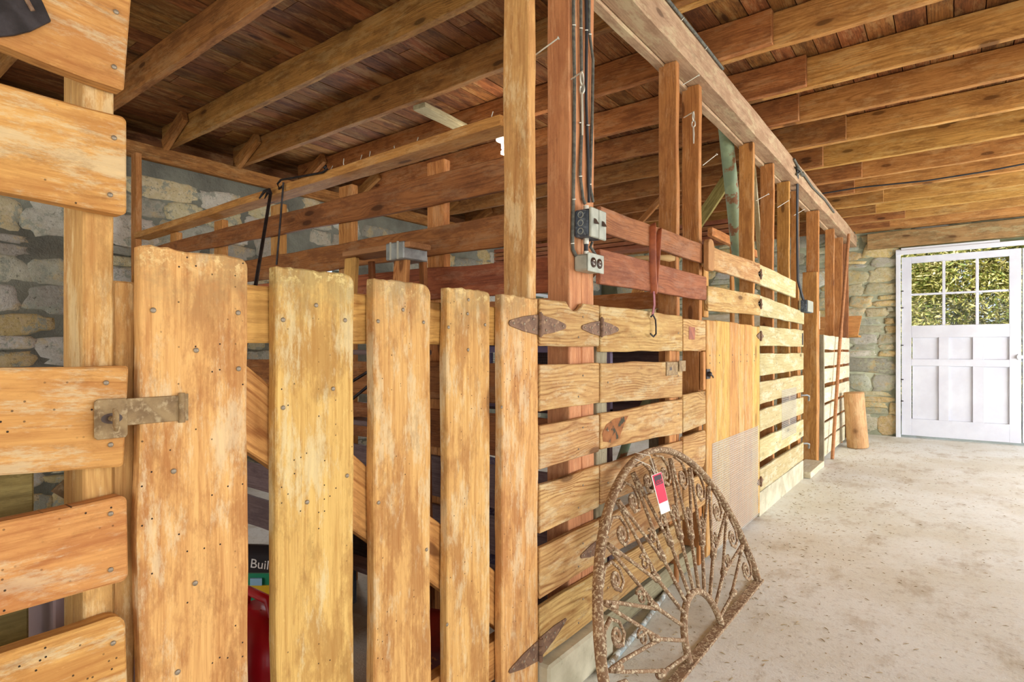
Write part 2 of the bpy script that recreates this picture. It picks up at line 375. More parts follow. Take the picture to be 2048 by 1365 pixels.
def board(name, a, b, w, t, nrm, mat, parent=None, wob=.0025, ra=.004, rb=.004, notch=None, seed=None, w2=None, skew_a=0., skew_b=0., jag=0.):
    """plank from a to b (centre line), width w across, thickness t along nrm; worn outline"""
    a = Vector(a); b = Vector(b); L = (b-a).length
    X = (b-a).normalized(); Y = Vector(nrm); Y = (Y-X*Y.dot(X)).normalized(); Z = X.cross(Y)
    if Z.z < -.01: Y = -Y; Z = -Z
    rr = random.Random(seed if seed is not None else R.random()); w2 = w2 or w
    def W(x): return (w+(w2-w)*(x/L+.5))/2
    n = max(4, min(36, int(L/.05))); sd = rr.uniform(0, 99)
    top = []; bot = []
    for i in range(n+1):
        x = -L/2+L*i/n
        for side, lst in ((1, top), (-1, bot)):
            d = noise.noise(Vector((x*4+sd, side*7.3, sd)))*wob*1.6+noise.noise(Vector((x*22+sd, side*3.1, sd)))*wob*.5
            lst.append([x, side*W(x)+d])
    def corner(lst, idx, r, sx):
        # replace end point by rounded corner
        x, z = lst[idx]; s = 1 if z > 0 else -1
        return [(x-sx*r*(1-math.sin(q)), z-s*r*(1-math.cos(q))) for q in [0, PI/8, PI/4, 3*PI/8, PI/2]]
    top = [p for p in top]; bot = [p for p in bot]
    top[0][0] += skew_a; bot[0][0] -= skew_a; top[-1][0] += skew_b; bot[-1][0] -= skew_b
    def trim(lst, r0, r1):
        x0 = lst[0][0]; x1 = lst[-1][0]
        return [p for p in lst[1:-1] if p[0] > x0+r0 and p[0] < x1-r1]
    ra1, rb1 = (ra if isinstance(ra, tuple) else (ra, ra)), (rb if isinstance(rb, tuple) else (rb, rb))
    out = []
    out += [tuple(p) for p in corner(top, 0, ra1[0], -1)][::-1]
    mid = trim(top, ra1[0], rb1[0])
    if notch:
        nm = []
        for x, z in mid:
            if abs(x-notch[0]) < notch[1]: continue
            nm.append((x, z))
        ins = [(notch[0]-notch[1]*c, W(0)-notch[2]*math.cos(c*PI/2)**.8) for c in (1, .75, .5, .25, 0, -.25, -.5, -.75, -1)]
        k = 0
        while k < len(nm) and nm[k][0] < notch[0]: k += 1
        mid = nm[:k]+ins+nm[k:]
    out += [tuple(p) for p in mid]
    out += corner(top, -1, rb1[0], 1)
    if jag:
        zt_, zb_ = out[-1][1], corner(bot, -1, rb1[1], 1)[-1][1]
        for q in range(1, 12):
            zz = zt_+(zb_-zt_)*q/12; out.append((L/2+jag*(noise.noise(Vector((zz*18+sd, sd, 1)))+.8*noise.noise(Vector((zz*70+sd, sd, 2)))), zz))
    out += corner(bot, -1, rb1[1], 1)[::-1]
    out += [tuple(p) for p in trim(bot, ra1[1], rb1[1])[::-1]]
    out += corner(bot, 0, ra1[1], -1)
    # outline order: start corner (reversed), top, end
    cln = []
    for p in out:
        if not cln or (abs(p[0]-cln[-1][0])+abs(p[1]-cln[-1][1])) > 1e-5: cln.append(p)
    out = cln; k = len(out); bv = min(.003, t*.2)
    def ring(y, ins):
        return [Vector((x-ins*(1 if x > 0 else -1)*(abs(abs(x)-L/2) < .03), y, z-ins*(1 if z > 0 else -1))) for x, z in out]
    vs = ring(t/2, bv)+ring(t/2-bv, 0)+ring(-t/2+bv, 0)+ring(-t/2, bv)
    fs = [tuple(range(k)), tuple(range(3*k, 4*k))[::-1]]
    for q in range(3):
        for i in range(k):
            fs.append((q*k+i, q*k+(i+1) % k, (q+1)*k+(i+1) % k, (q+1)*k+i))
    me = bpy.data.meshes.new(name); me.from_pydata(vs, [], fs)
    bm = bmesh.new(); bm.from_mesh(me); bmesh.ops.recalc_face_normals(bm, faces=bm.faces); bm.to_mesh(me); bm.free()
    me.materials.append(M[mat] if isinstance(mat, str) else mat)
    o = bpy.data.objects.new(name, me)
    Mw = Matrix((( X.x, Y.x, Z.x, (a.x+b.x)/2), (X.y, Y.y, Z.y, (a.y+b.y)/2), (X.z, Y.z, Z.z, (a.z+b.z)/2), (0, 0, 0, 1)))
    return link(o, Mw, parent)
def hslat(name, y0, y1, zb0, zt0, zb1, zt1, X, t, mat, parent=None, **k):
    """horizontal plank in the fence plane: front face at x=X; bottom/top z at each end"""
    return board(name, (X-t/2, y0, (zb0+zt0)/2), (X-t/2, y1, (zb1+zt1)/2), zt0-zb0, t, (1, 0, 0), mat, parent, w2=zt1-zb1, **k)
def vpost(name, x0, x1, y0, y1, z0, z1, mat, parent=None, face='Y', **k):
    """upright; wide face normal: X or Y"""
    if face == 'Y':
        return board(name, ((x0+x1)/2, (y0+y1)/2, z0), ((x0+x1)/2, (y0+y1)/2, z1), abs(x1-x0), abs(y1-y0), (0, -1, 0), mat, parent, **k)
    return board(name, ((x0+x1)/2, (y0+y1)/2, z0), ((x0+x1)/2, (y0+y1)/2, z1), abs(y1-y0), abs(x1-x0), (1, 0, 0), mat, parent, **k)
def nails(parent, pts, nrm=(1, 0, 0), r=.0045):
    nrm = Vector(nrm); a = nrm.orthogonal().normalized(); b = nrm.cross(a)
    for p in pts:
        p = Vector(p); mb = MB(); n = 10
        prof = [(r*.95, 0), (r, .0012), (r*.7, .0022), (.0003, .0026)]
        vs = []
        for rr, h in prof:
            for j in range(n):
                vs.append(p+nrm*h+(a*math.cos(2*PI*j/n)+b*math.sin(2*PI*j/n))*rr)
        fs = [(i*n+j, i*n+(j+1) % n, (i+1)*n+(j+1) % n, (i+1)*n+j) for i in range(3) for j in range(n)]
        mb.add(vs, fs, True); mb.build('nail_head', 'nail', parent)
def text(body, size, loc, X, Y, mat, parent, name='lettering', ext=.0004):
    cu = bpy.data.curves.new(name, 'FONT'); cu.body = body; cu.size = size; cu.extrude = ext
    cu.align_x = 'CENTER'; cu.align_y = 'CENTER'; cu.materials.append(M[mat])
    o = bpy.data.objects.new(name, cu)
    X = Vector(X).normalized(); Y = Vector(Y); Y = (Y-X*Y.dot(X)).normalized(); Z = X.cross(Y); loc = Vector(loc)
    COL.objects.link(o); dg = bpy.context.evaluated_depsgraph_get()
    me = bpy.data.meshes.new_from_object(o.evaluated_get(dg)); me.name = name
    bpy.data.objects.remove(o); o = bpy.data.objects.new(name, me)
    if not me.materials: me.materials.append(M[mat])
    return link(o, Matrix(((X.x, Y.x, Z.x, loc.x), (X.y, Y.y, Z.y, loc.y), (X.z, Y.z, Z.z, loc.z), (0, 0, 0, 1))), parent)
ORD = ['first', 'second', 'third', 'fourth', 'fifth', 'sixth', 'seventh', 'eighth', 'ninth', 'tenth', 'eleventh', 'twelfth', 'thirteenth', 'fourteenth', 'fifteenth', 'sixteenth', 'seventeenth']

# ================================================================ SETTING
YF = 8.80      # far wall face
XL = -4.75     # left wall face
XR = 3.4
ZJ = 2.61      # underside of joists
ZC = 2.79      # underside of ceiling boards
mb = MB()
nx, ny = 60, 80
mb.box((XL-.3, -3.2, -.12), (XR+.3, YF+.3, 0))
tag(mb.build('floor', 'floor', origin=(0, 0, 0)), kind='structure')

mb = MB(); x = XL-.3; rr = random.Random(3)
while x < XR+.3:
    w = rr.uniform(.105, .14)
    y = -3.2-rr.random()
    while y < YF+.3:
        l = rr.uniform(1.8, 3.6); y1 = min(y+l, YF+.3); dz = rr.uniform(0, .004)
        mb.box((x+.002, y+.002, ZC+dz), (x+w-.003, y1-.002, ZC+.03)); y += l
    x += w
mb.build('ceiling', 'deck', origin=(0, 0, ZC)); tag(bpy.data.objects['ceiling'], kind='structure')
mb = MB(); mb.box((XL-.6, -3.4, ZC+.034), (XR+.5, YF+.6, ZC+.1)); tag(mb.build('ceiling_backing', 'deck', bpy.data.objects['ceiling']))

def stone_wall(name, p0, ex, ez, L, Ht, nrm, holes, palette, mat, seed, cw=(.16, .42), chh=(.09, .2), cover=.86, thick=.35):
    """rubble wall: a mortar slab with openings, and domed irregular stones standing proud of it"""
    rr = random.Random(seed); p0 = Vector(p0); ex = Vector(ex); ez = Vector(ez); nrm = Vector(nrm)
    vs = []; fs = []; cols = []
    def inside(a, b, m=0.):
        return any(h[0]-m < a < h[1]+m and h[2]-m < b < h[3]+m for h in holes)
    # slab pieces around openings
    xs = sorted({0., L, *[h[0] for h in holes], *[h[1] for h in holes]}); zs = sorted({0., Ht, *[h[2] for h in holes], *[h[3] for h in holes]})
    mort = (0.3, .3, .27, 0.)
    def add(v, f, c):
        b = len(vs); vs.extend(v); fs.extend([tuple(b+i for i in q) for q in f]); cols.extend([c]*len(v))
    for i in range(len(xs)-1):
        for j in range(len(zs)-1):
            a0, a1, b0, b1 = xs[i], xs[i+1], zs[j], zs[j+1]
            if inside((a0+a1)/2, (b0+b1)/2): continue
            P = [p0+ex*a+ez*b-nrm*d for d in (0, thick) for a, b in ((a0, b0), (a1, b0), (a1, b1), (a0, b1))]
            add(P, [(0, 1, 2, 3), (7, 6, 5, 4), (0, 4, 5, 1), (1, 5, 6, 2), (2, 6, 7, 3), (3, 7, 4, 0)], mort)
    z = .01
    while z < Ht-.04:
        h = rr.uniform(*chh); x = rr.uniform(-.1, 0)
        while x < L:
            w = rr.uniform(*cw)*(1.3 if rr.random() < .2 else 1)
            for hq in holes:
                if z+h > hq[2] and z < hq[3]:
                    if x < hq[0] < x+w+.1: w = max(.06, hq[0]-x-.012)
                    elif hq[0]-.02 <= x < hq[1]: x = hq[1]+.012
            if rr.random() < cover:
                sub = [(x+w/2, z+h/2, w, h)]
                if h > .12 and rr.random() < .35: sub = [(x+w/2, z+h*.27, w, h*.5), (x+w/2+rr.uniform(-.03, .03), z+h*.77, w*.8, h*.42)]
                for cx, cz, ww, hh in sub:
                    if cx-ww/2 < .01 or cx+ww/2 > L-.01 or cz+hh/2 > Ht-.01: continue
                    if inside(cx, cz, 0) or any(inside(cx+sx*ww/2, cz+sz*hh/2, .0) for sx in (-1, 1) for sz in (-1, 1)): continue
                    if any(cx-ww/2 < hq[1] and cx+ww/2 > hq[0] and cz-hh/2 < hq[3] and cz+hh/2 > hq[2] for hq in holes): continue
                    c = rr.choice(palette); mu = rr.uniform(.82, 1.12); c = tuple(min(1, q*mu*rr.uniform(.97, 1.03)) for q in c)
                    n = 26; d = rr.uniform(.01, .035); sd = rr.uniform(0, 99); rot = rr.uniform(-.12, .12)
                    tilt = rr.uniform(-.25, .25)
                    v = []
                    for ri, (rs, dep) in enumerate(((1., -.004), (.95, d*.3), (.82, d*.6), (.5, d*.8), (.2, d*.8))):
                        for j in range(n):
                            a = 2*PI*j/n; ca, sa = math.cos(a), math.sin(a)
                            e = 2/3.6
                            qx = math.copysign(abs(ca)**e, ca)*ww*.50; qz = math.copysign(abs(sa)**e, sa)*hh*.50
                            nz = 1+.30*noise.noise(Vector((ca*1.6+sd, sa*1.6, sd)))+.16*noise.noise(Vector((ca*5+sd, sa*5, sd)))
                            qx *= nz*rs; qz *= nz*rs
                            qx, qz = qx+qz*rot, qz+qx*rot*.5
                            dd = dep+(tilt*qz*.3+.010*noise.noise(Vector((qx*14+sd, qz*14, sd))) if ri > 1 else 0)
                            v.append(p0+ex*(cx+qx)+ez*(cz+qz)+nrm*max(dd, -.004))
                    f = [(ri*n+j, ri*n+(j+1) % n, (ri+1)*n+(j+1) % n, (ri+1)*n+j) for ri in range(4) for j in range(n)]+[tuple(range(4*n, 5*n))]
                    add(v, f, (*c, 1.))
            x += w
        z += h
    me = bpy.data.meshes.new(name); me.from_pydata([v-p0 for v in vs], [], fs)
    bm = bmesh.new(); bm.from_mesh(me); bmesh.ops.recalc_face_normals(bm, faces=bm.faces); bm.to_mesh(me); bm.free()
    at = me.color_attributes.new('tone', 'FLOAT_COLOR', 'POINT')
    at.data.foreach_set('color', [q for c in cols for q in c])
    me.materials.append(M[mat]); o = bpy.data.objects.new(name, me)
    me.polygons.foreach_set('use_smooth', [len(p.vertices) == 4 and True for p in me.polygons])
    link(o, Matrix.Translation(p0)); tag(o, kind='structure'); return o
PAL = [rgb(206, 200, 184), rgb(196, 194, 182), rgb(210, 196, 156), rgb(180, 174, 158), rgb(206, 182, 130), rgb(186, 180, 160), rgb(164, 160, 148)]
PALF = [rgb(200, 188, 146), rgb(208, 184, 126), rgb(186, 184, 162), rgb(198, 194, 178), rgb(168, 168, 146), rgb(202, 176, 122), rgb(182, 176, 146)]
# left wall: along +Y, two small windows
WINL = [(4.95+1.15, 4.95+1.75, 1.02, 1.86), (3.2+3.0, 3.2+3.9, 1.0, 1.90), (3.2+6.2, 3.2+7.1, 1.0, 1.92)]
WINL = [(3.2+2.95, 3.2+3.65, 1.15, 1.93), (3.2+6.4, 3.2+7.3, 1.1, 1.93)]
stone_wall('wall_left', (XL, -3.2, 0), (0, 1, 0), (0, 0, 1), YF+3.2, 2.62, (1, 0, 0), WINL, PAL, 'stone', 11, cw=(.22, .52), chh=(.13, .25), cover=.86)
DX0, DX1, DZ = -.53, 1.85, 2.30
stone_wall('wall_far', (XL, YF, 0), (1, 0, 0), (0, 0, 1), XR-XL, 2.78, (0, -1, 0), [(DX0-XL, DX1-XL, 0, DZ+.1)], PALF, 'stone_far', 23, cw=(.24, .52), chh=(.12, .26), cover=1.)
# right wall with a broad wagon opening, back wall with an open barn doorway: daylight comes in through both
stone_wall('wall_right', (XR, -3.2, 0), (0, 1, 0), (0, 0, 1), YF+3.2, 2.78, (-1, 0, 0), [(1.0, 5.2, 0, 2.5), (7.0, 11.2, 0, 2.5)], PAL, 'stone', 5)
stone_wall('wall_back', (XL, -3.2, 0), (1, 0, 0), (0, 0, 1), XR-XL, 2.78, (0, 1, 0), [(.8, 7.4, 0, 2.55)], PAL, 'stone', 6)
for i, h in enumerate(WINL):
    y0, y1, z0, z1 = h[0]-3.2, h[1]-3.2, h[2], h[3]
    mb = MB(); t = .04; xf = XL-.12
    mb.box((xf-.03, y0, z0), (xf+.03, y0+t, z1)); mb.box((xf-.03, y1-t, z0), (xf+.03, y1, z1))
    mb.box((xf-.03, y0+t, z0), (xf+.03, y1-t, z0+t)); mb.box((xf-.03, y0+t, z1-t), (xf+.03, y1-t, z1))
    mb.box((xf-.015, (y0+y1)/2-.012, z0+t), (xf+.015, (y0+y1)/2+.012, z1-t)); mb.box((xf-.014, y0+t, (z0+z1)/2-.012), (xf+.014, y1-t, (z0+z1)/2+.012))
    w = tag(mb.build('window_%d' % (i+1), 'white2'), kind='structure')
    mb = MB(); mb.box((xf-.003, y0+t, z0+t), (xf+.003, y1-t, z1-t)); mb.build('pane', 'glass', w)
mb = MB(); mb.box((XL-.36, -3.4, 2.621), (XL-.30, YF+.3, ZC+.034)); tag(mb.build('eave_light_stop', 'deck'), kind='structure')  # board added to close the eave gap and keep daylight from leaking in
# wall plate along the top of the left wall
t_ = thing('wall_plate_timber', (XL-.1, 3, 2.62), 'long flat timber plate lying along the top of the left stone wall', 'timber')
board('plate', (XL-.06, -3.1, 2.50), (XL-.06, YF-.02, 2.50), .14, .26, (1, 0, 0), 'joistL', t_) if False else None
board('plate', (XL+.03, -3.1, 2.555), (XL+.03, YF-.05, 2.555), .11, .055, (1, 0, 0), 'joistL', t_)

# ---------------------------------------------------------------- far door
def make_door():
    d = MB(); X0, X1 = -.495, .640; y0, y1 = YF-.03, YF+.02
    zb, zt = .03, 2.26
    px = [(-.395, -.085), (-.055, .232), (.262, .535)]
    rows = [(1.80, 2.18), (1.40, 1.775)]
    # frame pieces
    def b(x0, x1, z0, z1, dy=0.): d.box((x0, y0+dy, z0), (x1, y1, z1))
    b(X0, px[0][0], zb, zt); b(px[2][1], X1, zb, zt)
    b(px[0][0], px[2][1], 2.18, zt); b(px[0][0], px[2][1], 1.775, 1.80, .008)
    for i in (0, 1): b(px[i][1], px[i+1][0], 1.40, 1.775, .008); b(px[i][1], px[i+1][0], 1.80, 2.18, .008)
    b(px[0][0], px[2][1], 1.25, 1.40)
    pp = [(-.37, -.13), (-.01, .225), (.345, .555)]
    pp = [(-.385, -.12), (-.02, .205), (.31, .535)]
    b(px[0][0], px[2][1], .90, .985); b(px[0][0], px[2][1], zb, .24)
    for z0, z1 in ((.985, 1.25), (.24, .90)):
        b(pp[0][1], pp[1][0], z0, z1); b(pp[1][1], pp[2][0], z0, z1)
        for x0, x1 in pp:
            d.box((x0, y0+.022, z0), (x1, y1-.005, z1))
    o = d.build('door_1', 'white', origin=((X0+X1)/2, YF, 0), bevel=.0025)
    tag(o, kind='structure')
    for x0, x1 in px:
        for z0, z1 in ((1.80, 2.18), (1.40, 1.775)):
            g = MB(); g.box((x0, YF-.004, z0), (x1, YF+.001, z1)); g.build('pane', 'glass', o)
    for z in (1.83, 1.62, 1.15, .72, .45):
        g = MB(); g.box((X0-.03, y0-.008, z), (X0+.02, y0-.001, z+.012)); g.build('hinge', 'darkiron', o)
    g = MB(); g.box((.60, y0-.03, 1.0), (.72, y0-.012, 1.035)); g.box((.61, y0-.014, .985), (.64, y0, 1.05)); g.build('latch_bar', 'white2', o)
    return o
make_door()
mb = MB(); y0, y1 = YF-.03, YF+.02
mb.box((.65, y0, .04), (.76, y1, 2.26)); mb.box((1.70, y0, .04), (1.82, y1, 2.26)); mb.box((.76, y0, 2.15), (1.70, y1, 2.26)); mb.box((.76, y0, .04), (1.70, y1, .24)); mb.box((.76, y0, 1.25), (1.70, y1, 1.4))
mb.box((.76, y0+.02, .24), (1.70, y1, 1.25))
for x in (1.06, 1.38): mb.box((x, y0, 1.4), (x+.03, y1, 2.15))
mb.box((.76, y0, 1.76), (1.70, y1, 1.79))
o = mb.build('door_2', 'white', bevel=.002); tag(o, kind='structure')
mb = MB(); mb.box((.76, YF-.004, 1.4), (1.7, YF+.001, 2.15)); mb.build('pane', 'glass', o)
mb = MB()
mb.box((-.555, YF-.055, 0), (-.505, YF-.001, 2.36)); tag(mb.build('trim_1', 'white2', bevel=.003), kind='structure')
mb = MB(); mb.box((-.555, YF-.075, 2.29), (1.9, YF-.035, 2.345)); mb.box((-.50, YF-.06, 2.345), (.45, YF-.02, 2.375)); tag(mb.build('trim_2', 'white2', bevel=.003), kind='structure')
t_ = thing('door_lintel', (.5, YF, 2.38), 'wide stained timber lintel set in the stone above the white door', 'lintel')
board('plank', (-.86, YF-.05, 2.49), (2.3, YF-.05, 2.49), .20, .09, (0, -1, 0), 'lintel', t_, wob=.004)
board('ledger', (-1.0, YF-.03, 2.70), (2.6, YF-.03, 2.70), .16, .05, (0, -1, 0), 'joistR', t_)

# ================================================================ CEILING TIMBERS
t_ = thing('main_beam', (-1.05, 3, 2.47), 'long greyish pink timber beam running over the stall fence to the far wall', 'beam')
board('timber', (-1.03, -3.0, 2.545), (-1.03, YF-.06, 2.515), .15, .10, (1, 0, 0), 'beam', t_, wob=.006)
board('bottom_plate', (-1.105, -3.0, 2.495), (-1.105, YF-.06, 2.46), .075, .045, (1, 0, 0), 'beam', t_, wob=.006)
ys = [-2.4, -1.85, -1.3, -.75, -.22, .30, .854, 1.408, 1.945, 2.49, 3.09, 3.69, 4.22, 4.795, 5.38, 5.92, 6.46, 7.05, 7.55, 8.05, 8.52]
lap = {11: -.66, 12: -.80, 13: -.60, 14: -.84, 15: -.62, 16: -.74, 17: -.55, 18: -.66, 19: -.42, 20: -.6}
hid = R.uniform
nl = len(ys)
for i, y in enumerate(ys):
    k = nl-1-i
    xe = lap.get(i, -.62+.1*math.sin(i*2.3))
    t_ = thing('timber_joist', (-2.8, y-.02, ZJ), 'brown joist over the stalls, %s from the far wall' % (ORD[k] if k < len(ORD) else 'x'), 'joist', 'joists over the stalls')
    if k >= len(ORD): t_['label'] = 'dark brown joist over the stalls, behind the camera, %s from the back wall' % ORD[i]
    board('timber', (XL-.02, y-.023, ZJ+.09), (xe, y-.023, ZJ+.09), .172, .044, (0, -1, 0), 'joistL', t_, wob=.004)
    t_ = thing('timber_joist', (1.2, y+.02, ZJ), 'honey coloured knotty joist over the aisle, %s from the far wall' % (ORD[k] if k < len(ORD) else 'x'), 'joist', 'joists over the aisle')
    if k >= len(ORD): t_['label'] = 'honey coloured joist over the aisle, behind the camera, %s from the back wall' % ORD[i]
    board('timber', (-1.25, y+.024, ZJ+.09), (XR-.03, y+.024, ZJ+.09), .172, .044, (0, -1, 0), 'joistR', t_, wob=.004)
    # rafter foot beside each joist at the left wall
    if -1 < y < 8:
        t_ = thing('rafter_foot', (XL+.2, y-.07, 2.6), 'slanting rafter foot at the left eave, beside the %s joist from the far wall' % ORD[k] if k < len(ORD) else 'slanting rafter foot by the left eave', 'rafter', 'rafter feet at the left eave')
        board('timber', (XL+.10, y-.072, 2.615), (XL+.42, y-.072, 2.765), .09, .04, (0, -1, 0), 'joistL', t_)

# grey loose board nailed under the ceiling above the stall
t_ = thing('ceiling_cleat', ay(870, 235, 3.0), 'short pale grey board nailed crosswise to the joists above the slatted partition', 'board')
a, b = az(838, 212, 2.60), az(925, 256, 2.60)
board('plank', a, b, .10, .03, (0, 0, -1), 'grey_wood', t_, wob=.004)

# ================================================================ FENCE LINE (plane x = -1.0)
XF = -1.0
# --- left slatted panel
t_ = thing('slatted_panel', (XF-.05, -.1, 0), 'wormy orange slatted wooden panel at the left, nailed to an upright stud', 'fence panel')
def sl(u1, vt1, vb1, vt0, vb0, **k):
    # ends: right end at pixel u1, left reference at u=0
    a = ax(0, vt0, XF); b = ax(0, vb0, XF); c = ax(u1, vt1, XF); d = ax(u1, vb1, XF)
    y1 = c.y; y0 = a.y
    st = (c.z-a.z)/(y1-y0); sb = (d.z-b.z)/(y1-y0); ye = -.75
    return hslat('slat', ye, y1, d.z+sb*(ye-y1), c.z+st*(ye-y1), d.z, c.z, XF, .030, 'leftslat', t_, wob=.004, **k)
pb = ax(259, 181, XF); pa = ax(0, 84, XF); sb_ = (pb.z-pa.z)/(pb.y-pa.y)
hslat('slat', -.75, pb.y, pb.z+sb_*(-.75-pb.y), pb.z+sb_*(-.75-pb.y)+.2, pb.z, pb.z+.2, XF, .030, 'leftslat', t_, wob=.004, seed=1)
sl(254, 235, 428, 165, 385, seed=2, rb=.008)
sl(253, 732, 935, 732, 955, seed=3, rb=.006)
sl(256, 990, 1163, 1042, 1235, seed=4, rb=.01)
sl(254, 1226, 1420, 1310, 1540, seed=5, rb=(.02, .004))
vpost('stud', XF-.122, XF-.032, .303, .343, 0, 2.46, 'bigstud', t_, seed=8)
vpost('stud', XF-.122, XF-.032, -.60, -.56, 0, 2.46, 'bigstud', t_, seed=9)
vpost('stop_board', XF-.09, XF-.045, .346, .376, 0, ax(258, 563, XF-.04).z, 'bigstud', t_, face='X', seed=10)
nails(t_, [ax(u, v, XF+.0003) for u, v in ((228, 134), (232, 24), (228, 276), (220, 390), (212, 766), (221, 890), (221, 1028), (221, 1140), (226, 1287))], r=.0038)
# iron plate hung at top left
t_ = thing('iron_plate', ax(40, 40, XF+.01), 'dark iron blade with a slot hanging on the top left slat', 'metal plate')
mb = MB(); poly = [(-60, -40), (64, -40), (88, 8), (103, 42), (62, 62), (30, 70), (0, 73), (-60, 60)]
pp = [(ax(u, v, XF+.008).y, ax(u, v, XF+.008).z) for u, v in poly]
mb.prism(pp, XF+.002, XF+.008, lambda a, b, t: (t, a, b)); mb.build('blade', 'darkiron', t_, bevel=.001)
mb = MB(); a = ax(48, -10, XF+.009); b = ax(66, 22, XF+.009); mb.tube([a, b], .003, 8); mb.build('slot', 'rust', t_)

# --- board gate
t_ = thing('board_gate', (XF-.02, .9, 0), 'wide board gate of five worn vertical planks with iron hasp and hinges', 'gate')
gb = [(.367, .540), (.595, .770), (.824, .996), (1.054, 1.221), (1.276, 1.452)]
for i, (y0, y1) in enumerate(gb):
    tops = [(.002, .016), (.003, .018), (.003, .026), (.004, .012), (.002, .002)][i]
    vpost('board', XF-.028, XF, y0, y1, .05, 1.256+(.006 if i == 0 else 0), 'gate', t_, face='X', seed=20+i, wob=.003, jag=.004, rb=(tops[1], tops[0]) if True else 0, ra=.006)
zr0, zr1 = 1.113, 1.222
board('top_rail', (XF-.050, .380, (zr0+zr1)/2), (XF-.050, 1.44, (zr0+zr1)/2), zr1-zr0, .040, (1, 0, 0), 'brace', t_, seed=31)
board('bottom_rail', (XF-.050, .380, .22), (XF-.050, 1.44, .22), .11, .040, (1, 0, 0), 'brace', t_, seed=32)
board('diagonal_brace', (XF-.049, .44, 1.085), (XF-.049, 1.38, .31), .125, .036, (1, 0, 0), 'brace', t_, seed=33, wob=.005)
npts = [(306, 621), (476, 626), (392, 701), (477, 738), (347, 943), (566, 640), (632, 611), (690, 641), (566, 816), (666, 778), (756, 643), (806, 620), (847, 645), (614, 1005), (694, 952), (757, 1006), (937, 600), (970, 650), (897, 655), (935, 628), (936, 700), (390, 1167), (355, 1345), (853, 1100), (1003, 815), (894, 1250)]
nails(t_, [ax(u, v, XF+.0003) for u, v in npts], r=.0045)
def strap(parent, cy, cz, ly, lz0, lz1, side, x=XF, mat='rust', dz=0.):
    mb = MB(); s = side
    poly = [(cy, cz-lz0/2), (cy+s*ly*.5, cz-lz0*.36+dz*.5), (cy+s*ly*.96, cz-lz1/2+dz), (cy+s*ly, cz+dz), (cy+s*ly*.96, cz+lz1/2+dz), (cy+s*ly*.5, cz+lz0*.36+dz*.5), (cy, cz+lz0/2)]
    mb.prism(poly, x+.0005, x+.004, lambda a, b, t: (t, a, b))
    leaf = mb.build('hinge_leaf', mat, parent, bevel=.0008)
    nails(leaf, [(x+.004, cy+s*ly*f, cz+dz*f+o) for f, o in ((.18, lz0*.25), (.18, -lz0*.25), (.5, 0), (.85, 0))], r=.004)
def knuckle(parent, y, z0, z1, x=XF, mat='rust'):
    mb = MB(); h = (z1-z0)
    mb.tube([(x+.007, y, z0), (x+.007, y, z0+h*.3)], .0075, 12); mb.tube([(x+.007, y, z0+h*.32), (x+.007, y, z0+h*.68)], .0078, 12)
    mb.tube([(x+.007, y, z0+h*.7), (x+.007, y, z1)], .0075, 12); mb.tube([(x+.007, y, z0-.004), (x+.007, y, z1+.005)], .004, 10)
    mb.build('hinge_knuckle', mat, parent)
strap(t_, 1.447, 1.176, .146, .062, .016, -1); knuckle(t_, 1.4545, 1.142, 1.21)
strap(t_, 1.447, .187, .146, .062, .012, -1, dz=-.0); knuckle(t_, 1.4545, .155, .222)
# hasp
h_ = MB(); h_.box((XF+.0005, .345, .985), (XF+.004, .423, 1.026)); o = h_.build('hasp', 'hasp', t_, bevel=.0008)
mb = MB(); mb.tube([(XF+.005, .426, .982), (XF+.005, .426, 1.03)], .005, 10); mb.box((XF+.0005, .426, .984), (XF+.003, .437, 1.028)); mb.build('pivot', 'hasp', o)
t2 = thing('hasp_staple', (XF+.003, .33, .98), 'square iron hasp plate with a turn knob on the left slatted panel', 'latch')
mb = MB()
pl = [(.305, .972), (.309, .968), (.345, .968), (.348, .972), (.348, 1.024), (.345, 1.027), (.309, 1.027), (.305, 1.024)]
mb.prism(pl, XF+.0045, XF+.007, lambda a, b, t: (t, a, b)); mb.build('plate', 'hasp', t2, bevel=.0006)
mb = MB(); n = 16; c = (.327, .998)
mb.prism([(c[0]+.014*math.cos(2*PI*i/n), c[1]+.008*math.sin(2*PI*i/n)) for i in range(n)], XF+.007, XF+.0074, lambda a, b, t: (t, a, b)); mb.build('slot', 'outlet', t2)
mb = MB(); mb.tube([(XF+.007, .326, .998), (XF+.022, .326, .998)], .004, 10); mb.tube([(XF+.024, .327, .981), (XF+.026, .326, .99), (XF+.026, .326, 1.006), (XF+.024, .325, 1.014)], [.004, .0065, .0065, .004], 10, flat=.6); mb.build('knob', 'hasp', t2)

# --- fixed slats beside the post
SZ = [(1.112, 1.257), (.912, 1.053), (.735, .868), (.538, .684), (.340, .491), (.150, .309)]
t_ = thing('fixed_slats', (XF-.01, 1.65, .15), 'short row of six ringed pine slats nailed to the salmon corner post', 'fence panel')
for i, (z0, z1) in enumerate(SZ):
    hslat('slat', 1.4615, 1.8365, z0, z1, z0, z1, XF, .020, 'slat', t_, seed=40+i, wob=.003, **({'notch': (.02, .055, .028)} if i == 0 else {}))
strap(t_, 1.462, 1.176, .146, .062, .016, 1); strap(t_, 1.462, .192, .15, .062, .012, 1, dz=.03)
strap(t_, 1.842, 1.176, .135, .055, .014, -1)
strap(t_, 1.83, .40, .13, .055, .014, -1, dz=-.0)
nails(t_, [(XF+.0003, y, z0+d) for z0, z1 in SZ for y, d in ((1.69, .03), (1.72, .10))], r=.0035)

